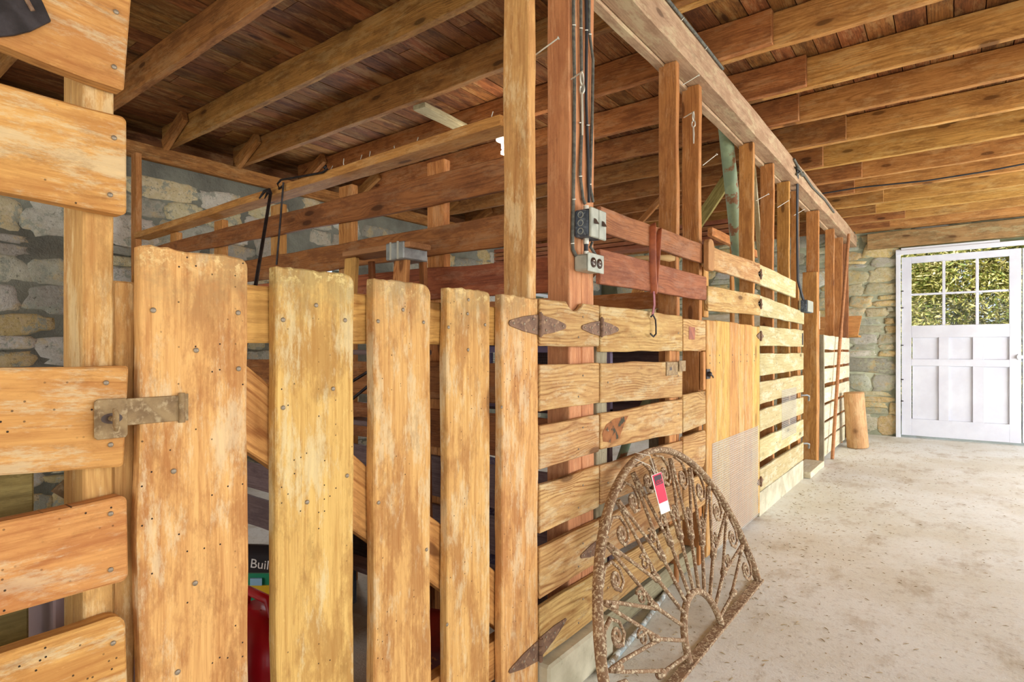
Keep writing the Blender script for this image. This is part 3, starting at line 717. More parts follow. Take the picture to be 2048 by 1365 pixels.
# --- slat gate in the middle
t_ = thing('slat_gate', (XF-.02, 2.25, .15), 'low gate of ringed pine slats behind the wrought iron fanlight', 'gate')
SG = [(1.095, 1.258, 1.093, 1.256), (.908, 1.053, .878, 1.048), (.741, .868, .71, .868), (.545, .682, .53, .679), (.34, .49, .33, .49), (.15, .31, .15, .30)]
for i, (a0, a1, b0, b1) in enumerate(SG):
    hslat('slat', 1.8475, 2.640, a0, a1, b0, b1, XF, .020, 'slat', t_, seed=50+i, wob=.004)
vpost('cleat', XF-.045, XF-.0205, 1.855, 1.935, .14, 1.20, 'grey_wood', t_, face='X', seed=57)
vpost('cleat', XF-.045, XF-.0205, 2.535, 2.616, .14, 1.20, 'brace', t_, face='X', seed=58)
strap(t_, 1.852, 1.176, .13, .055, .014, 1); knuckle(t_, 1.8425, 1.148, 1.212)
knuckle(t_, 1.8425, .37, .43)
mb = MB(); mb.box((XF+.0005, 2.44, .985), (XF+.004, 2.575, 1.045)); mb.box((XF+.004, 2.575, 1.0), (XF+.010, 2.655, 1.05)); mb.build('latch_plate', 'hasp', t_, bevel=.0008)
mb = MB(); mb.box((XF+.004, 2.475, 1.008), (XF+.0046, 2.50, 1.022)); mb.build('latch_slot', 'outlet', t_)
nails(t_, [(XF+.0003, y, (z0+z1)/2) for z0, z1, _, _ in SG for y in (1.90, 2.585)], r=.004)
mb = MB()
n = 14; mb.prism([(ax(u, v, XF).y, ax(u, v, XF).z) for u, v in ((1204, 868), (1212, 850), (1228, 838), (1245, 834), (1256, 832), (1248, 850), (1238, 876), (1222, 886), (1206, 884))], XF+.0003, XF+.0012, lambda a, b, t: (t, a, b))
mb.build('bark_patch', rough_mat('bark_patch', rgb(170, 110, 62), rgb(140, 84, 44), 30., .9, rgb(70, 66, 48), 25., (.54, .6), .004), t_)
mb = MB(); c = ax(1190, 766, XF); mb.prism([(c.y+.024*math.cos(2*PI*i/18), c.z+.014*math.sin(2*PI*i/18)) for i in range(18)], XF+.0003, XF+.0009, lambda a, b, t: (t, a, b)); mb.build('knot', 'outlet', bpy.data.objects['fixed_slats']) if False else None

# --- uprights between fence and beam
def upright(name, y0, w, z1, label, mat='stud', x0=XF-.111, x1=XF-.0225, z0=0., seed=1, sub=None, grp='uprights under the main beam'):
    t = thing(name, ((x0+x1)/2, y0+w/2, z0), label, 'post', grp)
    vpost('timber', x0, x1, y0, y0+w, z0, z1, mat, t, seed=seed, wob=.003)
    return t
# gate post stands behind the last gate board
t_ = thing('upright_stud', (XF-.08, 1.47, 0), 'tall tan stud rising behind the hinge end of the board gate', 'post', 'uprights under the main beam')
vpost('timber', XF-.135, XF-.036, 1.452, 1.492, 0, 2.455, 'bigstud', t_, seed=61, wob=.003)
t_ = thing('corner_post', (XF-.065, 1.75, 0), 'thick salmon coloured corner post carrying cables and electric boxes', 'post', 'uprights under the main beam')
vpost('timber', XF-.112, XF-.0225, 1.668, 1.750, 0, 2.455, 'post', t_, seed=62, wob=.002)
vpost('timber', XF-.112, XF-.0225, 1.7515, 1.838, 0, 2.455, 'post', t_, seed=63, wob=.002)
upright('upright_stud', 2.622, .038, 2.455, 'knotty orange stud, left one of the close pair behind the leather strap', 'stud', seed=64)
upright('upright_stud', 2.925, .042, 2.455, 'orange stud, right one of the close pair behind the brown rails', 'stud', seed=65)
upright('upright_stud', 3.935, .040, 2.45, 'orange stud just right of the leaning green pipe', 'stud', seed=66)
upright('upright_stud', 4.465, .040, 2.45, 'orange stud between the green pipe and the cable drop, second after the pipe', 'stud', seed=67)
upright('upright_stud', 4.985, .040, 2.44, 'orange stud directly left of the black cable drop', 'stud', seed=68)
upright('upright_stud', 5.33, .038, 2.44, 'thin orange stud directly right of the black cable drop', 'stud', x0=XF-.08, seed=69)
t_ = thing('door_post', (XF-.06, 6.2, 0), 'dark orange doorway post built of two timbers beside the far slat panel', 'post', 'uprights under the main beam')
vpost('timber', XF-.115, XF-.01, 6.175, 6.225, 0, 2.435, 'stud', t_, seed=70)
vpost('timber', XF-.135, XF-.01, 6.10, 6.172, 0, ax(1620, 543, XF-.06).z, 'stud', t_, seed=71)
upright('upright_stud', 7.19, .04, 2.43, 'orange stud at the far slat panel, left of two', 'stud', seed=72)
upright('upright_stud', 7.80, .04, 2.43, 'orange stud at the far slat panel, right of two', 'stud', seed=73)
upright('upright_stud', 8.30, .04, 2.43, 'last reddish stud close to the far stone wall', 'rail', seed=74)

# --- blocks nailed on the second stud
t_ = thing('stud_blocks', (XF-.01, 2.8, .5), 'three short slat offcuts nailed one above another left of the plank door', 'board')
hslat('block', 2.652, 2.962, 1.095, 1.245, 1.095, 1.25, XF, .020, 'slat', t_, seed=80)
hslat('block', 2.652, 2.962, .712, .888, .72, .89, XF, .020, 'slat', t_, seed=81)
hslat('block', 2.652, 2.962, .53, .69, .50, .69, XF, .020, 'slat', t_, seed=82, rb=(.02, .05))
hslat('block', 2.652, 2.962, .30, .47, .31, .47, XF, .020, 'slat', t_, seed=83)
vpost('backing', XF-.02, XF-.0, 2.925, 2.962, .895, 1.09, 'brace', t_, face='X')
mb = MB(); mb.box((XF+.0004, 2.72, 1.15), (XF+.002, 2.80, 1.21)); mb.build('leather_patch', 'leather', t_)

# --- concrete curb under the slats
mb = MB(); mb.box((-1.0215, 1.46, 0), (-.965, 1.88, .142)); o = mb.build('concrete_curb', 'concrete', bevel=.008)
tag(o, 'flaking white concrete curb under the fixed slats beside the board gate', 'curb')
t_ = thing('sill_timber', (-1.06, 2.4, 0), 'weathered grey timber lying on the floor under the slat gate', 'timber')
board('timber', (-1.075, 1.95, .05), (-1.075, 2.93, .05), .09, .08, (1, 0, 0), 'grey_wood', t_, seed=86, wob=.006)
t_ = thing('flaked_stick', (-.9, 2.1, 0), 'thin flaking pale blue stick lying on the floor behind the iron fanlight', 'stick')
a = az(1200, 1350, .012); b = az(1335, 1182, .012)
mb = MB(); mb.tube([a, (a+b)/2+Vector((.01, 0, 0)), b], .011, 8); mb.build('stick', rough_mat('pale_blue_flakes', rgb(170, 190, 194), rgb(140, 120, 90), 14., .9, rgb(220, 226, 222), 30., (.5, .6), .002), t_)

# --- plank door with hardware cloth
t_ = thing('plank_door', (XF-.01, 3.5, 0), 'narrow honey coloured plank door with wire mesh over its lower half', 'door')
ss = [2.975, 3.128, 3.364, 3.527, 3.662, 3.829, 4.010]
for i in range(6):
    vpost('plank', XF-.022, XF, ss[i]+.001, ss[i+1]-.001, .03, 1.255+R.uniform(-.006, .004), 'doorwood', t_, face='X', seed=90+i, wob=.001, ra=.003, rb=.003)
board('batten', (XF-.036, 2.99, 1.05), (XF-.036, 3.925, 1.05), .1, .025, (1, 0, 0), 'brace', t_)
board('batten', (XF-.036, 2.99, .3), (XF-.036, 3.925, .3), .1, .025, (1, 0, 0), 'brace', t_)
mb = MB(); ya, yb, za, zb = 3.055, 3.965, .03, .605
k = 0
y = ya
while y <= yb:
    zt = zb-.0*(y-ya); mb.box((XF+.002, y, za), (XF+.0035, y+.0017, zt)); y += .0125
z = za
while z <= zb:
    mb.box((XF+.0035, ya, z), (XF+.005, yb, z+.0017)); z += .0125
mb.build('wire_mesh', 'mesh', t_)
mb = MB(); c = Vector((XF+.004, 2.99, .975))
mb.box((XF+.0005, 2.965, .95), (XF+.004, 3.02, 1.0)); mb.lathe([(.012, 0), (.014, .01), (.009, .018), (.001, .019)], (XF+.004, 2.985, .975), 14, 'X'); mb.tube([(XF+.01, 3.0, .975), (XF+.014, 3.03, .962), (XF+.01, 3.045, .955)], .004, 8)
mb.build('latch', 'darkiron', t_)
nails(t_, [(XF+.0003, s+.05, z) for s in ss[:-1] for z in (1.07, 1.03)], r=.004)

# --- pale slat panel
t_ = thing('pale_slat_panel', (XF-.01, 4.7, 0), 'weathered pale slat panel right of the plank door', 'fence panel')
P4 = [(1.125, 1.258), (.931, 1.074), (.741, .887), (.561, .699), (.361, .506), (.165, .312)]
for i, (z0, z1) in enumerate(P4):
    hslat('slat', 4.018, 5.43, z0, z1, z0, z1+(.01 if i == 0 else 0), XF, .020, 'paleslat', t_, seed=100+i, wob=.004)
mb = MB(); mb.box((XF-.0215, 4.02, 0), (XF-.002, 5.43, .158)); mb.build('base_board', 'concrete', t_, bevel=.003)
def fly(y, z, s=.1):
    for sd in (-1, 1):
        strap(t_, y, z, s, .05, .01, sd, mat='rust')
    knuckle(t_, y, z-.03, z+.03)
fly(4.016, 1.19, .085); fly(4.016, .235, .075)
mb = MB(); y0, y1 = ax(1563, 800, XF).y, ax(1592, 800, XF).y
y = y0
while y < y1: mb.box((XF+.002, y, .43), (XF+.003, y+.0012, .80)); y += .0135
z = .43
while z < .80: mb.box((XF+.003, y0, z), (XF+.004, y1, z+.0012)); z += .0135
mb.build('mesh_patch', 'mesh', t_)
vpost('cleat', XF-.05, XF-.0205, 5.38, 5.42, .0, 1.24, 'stud', t_, seed=108)
mb = MB(); mb.box((XF+.0004, 5.36, 1.14), (XF+.003, 5.40, 1.24)); mb.build('strike', 'darkiron', t_)
nails(t_, [(XF+.0003, y, (z0+z1)/2) for z0, z1 in P4 for y in (4.47, 5.0)], r=.004)

# --- brown upper rails from the post to the studs
t_ = thing('brown_rails', (XF-.01, 2.4, 1.34), 'pair of red brown rails above the slats, holding the leather strap', 'rail')
hslat('board', 1.847, 2.925, 1.525, 1.617, 1.539, 1.635, XF, .020, 'rail', t_, seed=110)
hslat('board', 1.843, 2.975, 1.338, 1.462, 1.353, 1.475, XF, .020, 'rail', t_, seed=111)
# --- upper hatch of tan boards and fixed continuation
t_ = thing('upper_hatch', (XF-.01, 3.5, 1.3), 'upper pair of tan boards joined by a cleat, above the plank door', 'gate')
hslat('board', 2.932, 4.008, 1.522, 1.636, 1.531, 1.663, XF+.004, .020, 'slat', t_, seed=112, ra=(.02, .02))
hslat('board', 2.988, 4.008, 1.302, 1.430, 1.326, 1.459, XF+.004, .020, 'slat', t_, seed=113)
vpost('cleat', XF-.042, XF-.0175, 2.99, 3.06, 1.27, 1.62, 'brace', t_, face='X', seed=114)
mb = MB(); c = ax(1411, 511, XF+.004)
board('handle_block', (XF+.022, 2.945, 1.50), (XF+.022, 2.945, 1.66), .085, .028, (1, 0, 0), 'handle', t_, ra=.02, rb=.035, seed=115)
t_ = thing('upper_pale_boards', (XF-.01, 4.6, 1.3), 'pair of pale boards continuing the upper hatch towards the far post', 'fence panel')
hslat('board', 4.018, 5.12, 1.531, 1.663, 1.520, 1.651, XF, .020, 'paleslat', t_, seed=116)
hslat('board', 4.018, 5.45, 1.326, 1.459, 1.318, 1.425, XF, .020, 'paleslat', t_, seed=117)
fly(4.013, 1.595, .06); fly(4.013, 1.40, .06)

# --- far slat panel
t_ = thing('far_slat_panel', (XF-.01, 7.3, 0), 'whitened slat panel beyond the doorway post, next to the far wall', 'fence panel')
P5 = [(1.10, 1.243), (.935, 1.075), (.762, .906), (.570, .718), (.394, .542), (.216, .364), (.038, .196)]
for i, (z0, z1) in enumerate(P5):
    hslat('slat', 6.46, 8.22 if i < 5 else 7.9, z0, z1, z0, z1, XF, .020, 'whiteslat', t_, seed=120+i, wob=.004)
vpost('end_cleat', XF-.05, XF+.0, 6.42, 6.455, .0, 1.25, 'grey_wood', t_, face='Y', seed=128)
nails(t_, [(XF+.0003, y, (z0+z1)/2) for z0, z1 in P5[:4] for y in (7.2, 7.82)], r=.006)
# threshold
t_ = thing('threshold_board', (XF-.02, 5.8, 0), 'dirty pale wooden threshold on the floor of the narrow doorway', 'threshold')
board('plank', (XF-.03, 5.46, .03), (XF-.03, 6.09, .03), .16, .055, (0, 0, 1), 'whiteslat', t_, wob=.005)

# ================================================================ CROSS PARTITION (plane y = 1.70)
YP = 1.70
t_ = thing('slatted_partition', (-2.9, YP, 0), 'red brown slatted partition running from the corner post back to the left stone wall', 'fence panel')
def cross(name, pts, mat='part', t=.022, Y=YP, seed=None, x1=None, **k):
    (u0, vt0, vb0), (u1, vt1, vb1) = pts
    a, b, c, d = ay(u0, vt0, Y), ay(u0, vb0, Y), ay(u1, vt1, Y), ay(u1, vb1, Y)
    st = (c.z-a.z)/(c.x-a.x); sb = (d.z-b.z)/(c.x-a.x)
    xa, xb = XL+.06, (x1 if x1 is not None else -1.118)
    f = lambda p, s, x: p.z+s*(x-p.x)
    za0, za1, zb0, zb1 = f(b, sb, xa), f(a, st, xa), f(d, sb, xb), f(c, st, xb)
    return board(name, (xa, Y+t/2, (za0+za1)/2), (xb, Y+t/2, (zb0+zb1)/2), za1-za0, t, (0, -1, 0), mat, t_, w2=zb1-zb0, wob=.004, seed=seed, **k)
cross('board', ((330, 487, 513), (1017, 310, 380)), seed=130)
cross('board', ((500, 519, 563), (1017, 427, 490)), seed=131)
cross('board', ((845, 538, 600), (1017, 522, 590)), seed=132)
for i, (z0, z1) in enumerate([(1.105, 1.225), (.898, 1.049), (.70, .855), (.50, .662), (.325, .464), (.12, .28)]):
    if i == 0: continue
    board('board', (XL+.06, YP+.011, (z0+z1)/2), (-1.118, YP+.011, (z0+z1)/2), z1-z0, .022, (0, -1, 0), 'purple_wood' if i > 2 else 'part', t_, seed=133+i, wob=.004)
# studs of the partition
for k, (u0, u1, vt) in enumerate(((340, 372, 0), (428, 465, 0), (541, 578, 0), (677, 718, 0), (854, 897, 0))):
    x0, x1 = ay(u0, 450, YP+.024).x, ay(u1, 450, YP+.024).x
    vpost('stud', x0, x0+max(.088, min(.1, x1-x0)), YP+.024, YP+.062, 0, 1.885, 'stud', t_, seed=140+k)
# flat top rail with rows of bent nails
zr = 1.905
o = board('top_rail', (XL+.16, YP-.005, zr), (-1.30, YP-.005, zr+.03), .10, .04, (0, 0, 1), 'stud', t_, seed=150, wob=.004)
for u, v in ((722, 305), (742, 290), (795, 290), (835, 285), (905, 255), (985, 232), (660, 335), (690, 330)):
    p = ay(u, v+10, YP-.03); p.z = 1.93+(p.x+1.3)*.0+.002
    mb = MB(); q = Vector((R.uniform(-.02, .02), R.uniform(-.02, .0), R.uniform(.03, .05)))
    mb.tube([p, p+q*.6, p+q+Vector((.012, 0, 0))], .0018, 6); mb.build('bent_nail', 'bright', o)
t_ = thing('upright_stud', (XL+.17, YP+.07, 0), 'tall dark red stud against the left stone wall at the end of the partition', 'post', 'uprights of the cross partition')
vpost('timber', XL+.07, XL+.158, YP-.04, YP-.002, 0, 2.5, 'stud', t_, seed=151)

# crowbar and wire hook by the partition
t_ = thing('crowbar', (-2.4, 1.3, 0), 'long dark iron crowbar leaning on the partition between the first two gate boards', 'crowbar')
top = ay(541, 388, YP-.09); lo = ay(509, 585, 1.30); d = (lo-top).normalized()
bot = top+(lo-top)*((top.z-.02)/(top.z-lo.z))
mb = MB(); mb.tube([bot, lo, top], [.008, .008, .008], 10); mb.tube([top, top+Vector((-.012, 0, .022)), top+Vector((-.045, -.006, .02)), top+Vector((-.085, -.012, -.012))], [.010, .010, .008, .004], 10)
mb.tube([top+Vector((-.012, 0, .018)), top+Vector((-.05, .012, .016)), top+Vector((-.09, .02, -.006))], [.008, .007, .003], 8)
mb.build('bar', 'darkiron', t_)
t_ = thing('wire_hook_rod', ay(565, 365, YP-.07), 'thin black iron rod with curled ends hooked over the partition top rail', 'hook')
mb = MB(); P = [ay(u, v, YP-.07) for u, v in ((553, 530), (560, 450), (567, 365))]
mb.tube(P, .005, 8)
cur = [ay(u, v, YP-.062) for u, v in ((566, 372), (558, 378), (555, 368), (562, 360), (580, 357), (620, 350), (646, 345), (655, 338), (652, 332), (648, 337))]
mb.tube(cur, .0055, 8); mb.build('rod', 'darkiron', t_)

# ================================================================ STALL CONTENTS, NEAR STALL
# folded stepladder against the partition
t_ = thing('stepladder', (-1.8, 1.5, 0), 'wooden stepladder with grey metal corner caps behind the third gate board', 'ladder')
xa = ay(706, 505, 1.52).x; xb = ay(845, 490, 1.52).x; zt = ay(775, 497, 1.52).z
board('top_cap', (xa, 1.52, zt-.01), (xb-.01, 1.52, zt-.01), .11, .022, (0, 0, 1), 'handle', t_, seed=160)
for s, x in ((0, xa+.02), (1, xb-.085)):
    board('side_rail', (x+(0.0 if s else 0), 1.40, .02), (x, 1.50, zt-.022), .07, .022, (0, -1, 0), 'brace', t_, seed=161+s)
    board('back_leg', (x+.03, 1.62, .02), (x+.03, 1.575, zt-.03), .03, .02, (0, -1, 0), 'part', t_, seed=163+s)
mb = MB(); mb.box((xb-.135, 1.458, zt-.062), (xb-.035, 1.582, zt+.003)); c = mb.build('metal_cap', 'steel', t_, bevel=.004)
for q in (.3, .7):
    mb = MB(); mb.box((xb-.035-.1*q-.004, 1.455, zt-.062), (xb-.035-.1*q+.004, 1.459, zt+.004)); mb.build('rib', 'bright', c)
for i, z in enumerate((.25, .53, .81, 1.09)):
    y = 1.40+.1*z/zt
    board('step', (xa+.0, y+.05, z), (xb-.0, y+.05, z), .09, .02, (0, 0, 1), 'purple_wood', t_, seed=165+i)
mb = MB(); mb.tube([(xa+.04, 1.44, .95), (xa+.22, 1.6, 1.1)], .006, 6); mb.tube([(xa+.02, 1.44, .86), (xa+.2, 1.6, 1.06)], .006, 6); mb.build('spreader', 'darkiron', t_)

# red fuel can
c = ak(522, 700, 1.62); t_ = thing('fuel_can', (c.x, c.y, 0), 'red plastic fuel can standing behind the gap between the first two gate boards', 'fuel can')
mb = MB()
def rbox(mb, c, sx, sy, z0, z1, top=.6, n=28, e=.35, rotz=0.):
    prof = [(0.9, z0), (1., z0+.015), (1., z0+(z1-z0)*.72), (.93, z0+(z1-z0)*.85), (top, z1), (.02, z1+.002)]
    vs = []; cr, sr = math.cos(rotz), math.sin(rotz)
    for s, z in prof:
        for j in range(n):
            a = 2*PI*j/n; ca, sa = math.cos(a), math.sin(a)
            x = math.copysign(abs(ca)**e, ca)*sx*s; y = math.copysign(abs(sa)**e, sa)*sy*s
            vs.append(Vector((c[0]+x*cr-y*sr, c[1]+x*sr+y*cr, z)))
    fs = [(i*n+j, i*n+(j+1) % n, (i+1)*n+(j+1) % n, (i+1)*n+j) for i in range(len(prof)-1) for j in range(n)]
    mb.add(vs, fs, True)
rbox(mb, c, .14, .09, 0, .37); mb.build('tank', 'red_plastic', t_)
mb = MB(); mb.tube([(c.x-.09, c.y, .345), (c.x-.07, c.y, .41), (c.x+.04, c.y, .41), (c.x+.07, c.y, .35)], .013, 10); mb.build('handle', 'red_plastic', t_)
mb = MB(); mb.lathe([(.028, .355), (.028, .40), (.02, .405), (.001, .405)], (c.x+.1, c.y, 0), 16); mb.build('spout_cap', 'black_plastic', t_)

# sacks
def sack(name, c, sx, sy, z0, h, mat, label, rot=0., seed=1, cat='bag'):
    t = thing(name, (c.x, c.y, z0), label, cat)
    vs = []; n = 32; m = 12; cr, sr = math.cos(rot), math.sin(rot)
    for i in range(m+1):
        q = i/m; z = z0+h*q
        s = (1-(abs(2*q-1))**3.2*.5)
        for j in range(n):
            a = 2*PI*j/n; ca, sa = math.cos(a), math.sin(a)
            x = math.copysign(abs(ca)**.6, ca)*sx*s; y = math.copysign(abs(sa)**.8, sa)*sy*(s if q < .75 else s*(1-(q-.75)*3.2))
            d = 1+.09*noise.noise(Vector((ca*2+seed, sa*2, q*5)))+.04*noise.noise(Vector((ca*7+seed, sa*7, q*14)))
            x *= d; y *= d
            vs.append(Vector((c.x+x*cr-y*sr, c.y+x*sr+y*cr, z+.01*noise.noise(Vector((ca+seed, sa, 3)))*(q > .9))))
    fs = [(i*n+j, i*n+(j+1) % n, (i+1)*n+(j+1) % n, (i+1)*n+j) for i in range(m) for j in range(n)]+[tuple(range(n))[::-1], tuple(range(m*n, (m+1)*n))]
    mb = MB(); mb.add(vs, fs, True); mb.build('sack_body', mat, t)
    return t
c = ak(524, 700, 2.12)
rotc = math.atan2(-c.x, c.y)
t_ = sack('soil_sack', c, .24, .09, 0, .385, 'black_plastic', 'black, green and yellow garden soil sack behind the red fuel can', rot=.60, seed=3)
fw = Vector((c.x, c.y, 0)).normalized(); rt = Vector((C_, S_, 0)); front = Vector((c.x, c.y, 0))-fw*.145
def quad_patch(mat, u0, u1, v0, v1, k, parent, name, wav=.0):
    mb = MB(); P = [ak(u, v, k) for u, v in ((u0, v1), (u1, v1), (u1, v0), (u0, v0))]; b_ = fw*.008
    mb.add(P+[p+b_ for p in P], [(0, 1, 2, 3), (7, 6, 5, 4), (0, 4, 5, 1), (1, 5, 6, 2), (2, 6, 7, 3), (3, 7, 4, 0)]); mb.build(name, mat, parent)
quad_patch('green_film', 480, 560, 1148, 1230, 1.93, t_, 'green_print')
quad_patch('yellow_film', 484, 556, 1172, 1196, 1.925, t_, 'yellow_print')
quad_patch('lightblue', 500, 524, 1158, 1172, 1.922, t_, 'blue_print')
text('t Build', .042, ak(518, 1130, 1.90), rt+Vector((0, 0, -.12)), (0, 0, 1), 'paper', t_)
text('PLUS', .026, ak(514, 1116, 1.90), rt+Vector((0, 0, -.12)), (0, 0, 1), 'yellow_film', t_) if False else None
c = ak(873, 700, 1.78); t_ = sack('feed_sack', c, .16, .07, 0, .30, 'maroon', 'maroon and orange printed sack standing behind the gap right of the third gate board', rot=.5, seed=6)
c = ak(508, 700, 2.3); c = Vector((c.x-.02, 1.50, 0)); t_ = thing('blue_scoop', (c.x-.08, c.y, .38), 'small sky blue plastic scoop lying on the grey block', 'scoop')
mb = MB(); mb.lathe([(.001, .385), (.05, .387), (.06, .46), (.055, .46), (.045, .395), (.001, .392)], (c.x-.03, c.y, 0), 16); mb.build('bowl', 'skyblue', t_)
mb = MB(); mb.box((c.x-.16, 1.40, 0), (c.x+.17, 1.60, .19)); mb.box((c.x-.15, 1.41, .192), (c.x+.16, 1.59, .384)); o = mb.build('concrete_blocks', 'block', bevel=.006)
tag(o, 'two stacked blue grey concrete blocks at the foot of the partition', 'block')
# cardboard box and timber behind the left panel
o = thing('cardboard_box', ak(256, 700, 1.25).xyz*Vector((1, 1, 0)) if False else (-1.42, .46, 0), 'mauve cardboard box standing behind the left edge of the gate', 'box')
mb = MB(); mb.box((-1.60, .30, 0), (-1.16, .56, .72)); mb.build('carton', 'cardboard', o, bevel=.003)
mb = MB(); mb.add([(-1.60, .30, .722), (-1.16, .30, .722), (-1.24, .27, .80), (-1.58, .27, .80)], [(0, 1, 2, 3)]); mb.add([(-1.60, .30, .726), (-1.16, .30, .726), (-1.24, .27, .804), (-1.58, .27, .804)], [(3, 2, 1, 0)]); mb.build('flap', 'cardboard', o)
t_ = thing('timber_trough', (-1.3, -.1, 0), 'olive green stained timber trough with a nailed diamond plate, behind the lower left slats', 'trough')
board('end_board', (-1.155, .02, .86), (-1.155, .27, .86), .20, .035, (1, 0, 0), 'olive_wood', t_, seed=170)
board('side_board', (-1.18, -.7, .62), (-1.18, .27, .62), .24, .03, (1, 0, 0), 'olive_wood', t_, seed=171)
board('leg', (-1.2, .22, 0), (-1.2, .22, .95), .09, .05, (1, 0, 0), 'olive_wood', t_, seed=172)
board('leg', (-1.2, -.62, 0), (-1.2, -.62, .75), .09, .05, (1, 0, 0), 'olive_wood', t_, seed=173)
mb = MB(); c = ax(136, 978, -1.134); mb.prism([(c.y-.022, c.z), (c.y, c.z-.02), (c.y+.022, c.z), (c.y, c.z+.02)], -1.137, -1.133, lambda a, b, t: (t, a, b)); mb.build('diamond_plate', 'hasp', t_)
t_ = sack('purple_bundle', Vector((-1.45, -.35, 0)), .18, .15, 0, .92, 'purple_fabric', 'crumpled violet grey cloth bundle showing between the left slats', seed=9, cat='cloth')

# ================================================================ STALL CONTENTS, MIDDLE STALL
t_ = thing('wire_hutch', (-2.0, 3.0, 0), 'mauve painted animal hutch with wire mesh front behind the middle slats', 'hutch')
y0 = 2.55
mb = MB(); z0, z1 = .78, 1.12; xa, xb = -2.42, -1.33
mb.box((xa, y0, z1-.035), (xb, y0+.03, z1)); mb.box((xa, y0, z0), (xb, y0+.03, z0+.03))
for x in (xa, xa+.30, xb-.27, xb-.03): mb.box((x, y0+.001, z0), (x+.03, y0+.03, z1-.036))
mb.build('front_frame', 'hutch', t_, bevel=.002)
mb = MB(); mb.box((xa, y0+.60, z0), (xb, y0+.62, z1)); mb.box((xa, y0+.03, z0-.02), (xb, y0+.60, z0)); mb.box((xa, y0-.02, z1+.001), (xb, y0+.62, z1+.02)); mb.build('cabinet', 'purple_wood', t_)
mb = MB(); mb.box((xa+.03, y0+.012, z0+.03), (xa+.30, y0+.02, z1-.035)); mb.build('side_board', 'cardboard', t_)
mb = MB(); x = xa+.33
while x < xb-.27: mb.box((x, y0+.012, z0+.03), (x+.0015, y0+.0135, z1-.036)); x += .013
z = z0+.03
while z < z1-.04: mb.box((xa+.33, y0+.0135, z), (xb-.27, y0+.015, z+.0015)); z += .013
mb.build('wire_mesh', 'meshdark', t_)
for x in (xa+.02, xb-.05):
    for y in (y0+.02, y0+.57): vpost('leg', x, x+.035, y, y+.035, 0, z0-.021, 'purple_wood', t_)
# folded fabric and blue tub
for i, (z, lb) in enumerate(((.0, 'lowest'), (.19, 'middle'), (.38, 'topmost'))):
    t_ = sack('folded_blanket', Vector((-2.10, 2.25, 0)), .42, .18, z, .185, 'purple_fabric', 'folded violet speckled blanket behind the middle slats, %s of three' % lb, seed=20+i, cat='blanket')
t_ = thing('blue_tub', (-1.35, 2.62, .0), 'bright blue plastic tub on the floor behind the slat gate', 'tub')
mb = MB(); mb.lathe([(.001, .005), (.11, .005), (.14, .50), (.15, .51), (.145, .52), (.13, .50), (.10, .02), (.001, .02)], (-1.40, 2.36, 0), 26); mb.build('shell', 'blue', t_)
# bent hoop of grey green duct
t_ = thing('duct_hoop', (-1.15, 2.5, 0), 'arched grey green metal hoop leaning behind the slat gate by its latch', 'hoop')
X = -1.145
P = [ax(u, v, X) for u, v in ((1228, 960), (1252, 890), (1278, 830), (1300, 790), (1325, 774))]+[ax(1345, 772, X), ax(1358, 782, X)]
mb = MB(); mb.tube([Vector((X-.05, P[0].y-.15, .1))]+P, .021, 12, flat=.5, up=(1, 0, 0)); mb.build('curved_strip', 'greenpipe', t_)
py_ = ax(1334, 800, X-.03).y
vpost('support_post', X-.13, X-.03, py_, py_+.05, 0, .86, 'grey_wood', t_)
# shelf timber further in
t_ = thing('cross_timber', (-2.0, 3.6, 1.36), 'orange brown horizontal timber seen through the gap below the brown rails', 'timber')
a = ay(1195, 605, 3.55); b = ay(1326, 605, 3.55)
board('timber', (a.x-1.2, 3.55, ay(1260, 603, 3.55).z), (b.x, 3.55, ay(1260, 603, 3.55).z), .11, .04, (0, -1, 0), 'stud', t_)
vpost('leg', b.x-.06, b.x-.01, 3.575, 3.615, 0, ay(1260, 603, 3.55).z-.06, 'stud', t_); vpost('leg', a.x-1.1, a.x-1.05, 3.575, 3.615, 0, ay(1260, 603, 3.55).z-.06, 'stud', t_)
# green pipe
t_ = thing('leaning_pipe', (-1.3, 3.9, 0), 'flaking green painted pipe leaning up to the main beam among the studs', 'pipe')
a = ax(1448, 232, -1.185); b = ax(1482, 560, -1.185); d = (b-a)
bot = a+d*(a.z/(a.z-b.z))*.995
mb = MB(); mb.tube([bot, b, a], .044, 20); mb.build('pipe', 'greenpipe', t_)
t_ = thing('leaning_batten', (-1.2, 4.0, 0), 'thin pale batten leaning behind the stud right of the green pipe', 'batten')
a = ax(1506, 330, -1.16); b = ax(1527, 600, -1.16); bot = a+(b-a)*((a.z-.02)/(a.z-b.z))
board('batten', bot, a, .035, .02, (0, -1, 0), 'paleslat', t_)
# diagonal braces in the roof space
for (u0, v0, u1, v1, Y, w, lb, m) in ((1400, 440, 1450, 365, 5.0, .10, 'olive diagonal brace behind the left side of the green pipe', 'olive_wood'),
                             (1225, 505, 1325, 395, 5.6, .06, 'thin orange diagonal brace under the roof left of the paired studs', 'stud'),
                             (1262, 620, 1292, 545, 4.6, .10, 'yellow diagonal timber against the stones below the brown rails', 'brace')):
    t_ = thing('diagonal_brace', ay(u0, v0, Y), lb, 'brace')
    a, b = ay(u0, v0, Y), ay(u1, v1, Y); dd = (b-a).normalized()
    board('timber', (a-dd*.6) if v0 < 600 else a-dd*((a.z-.02)/dd.z), b+dd*.12, w, .035, (0, -1, 0), m, t_)
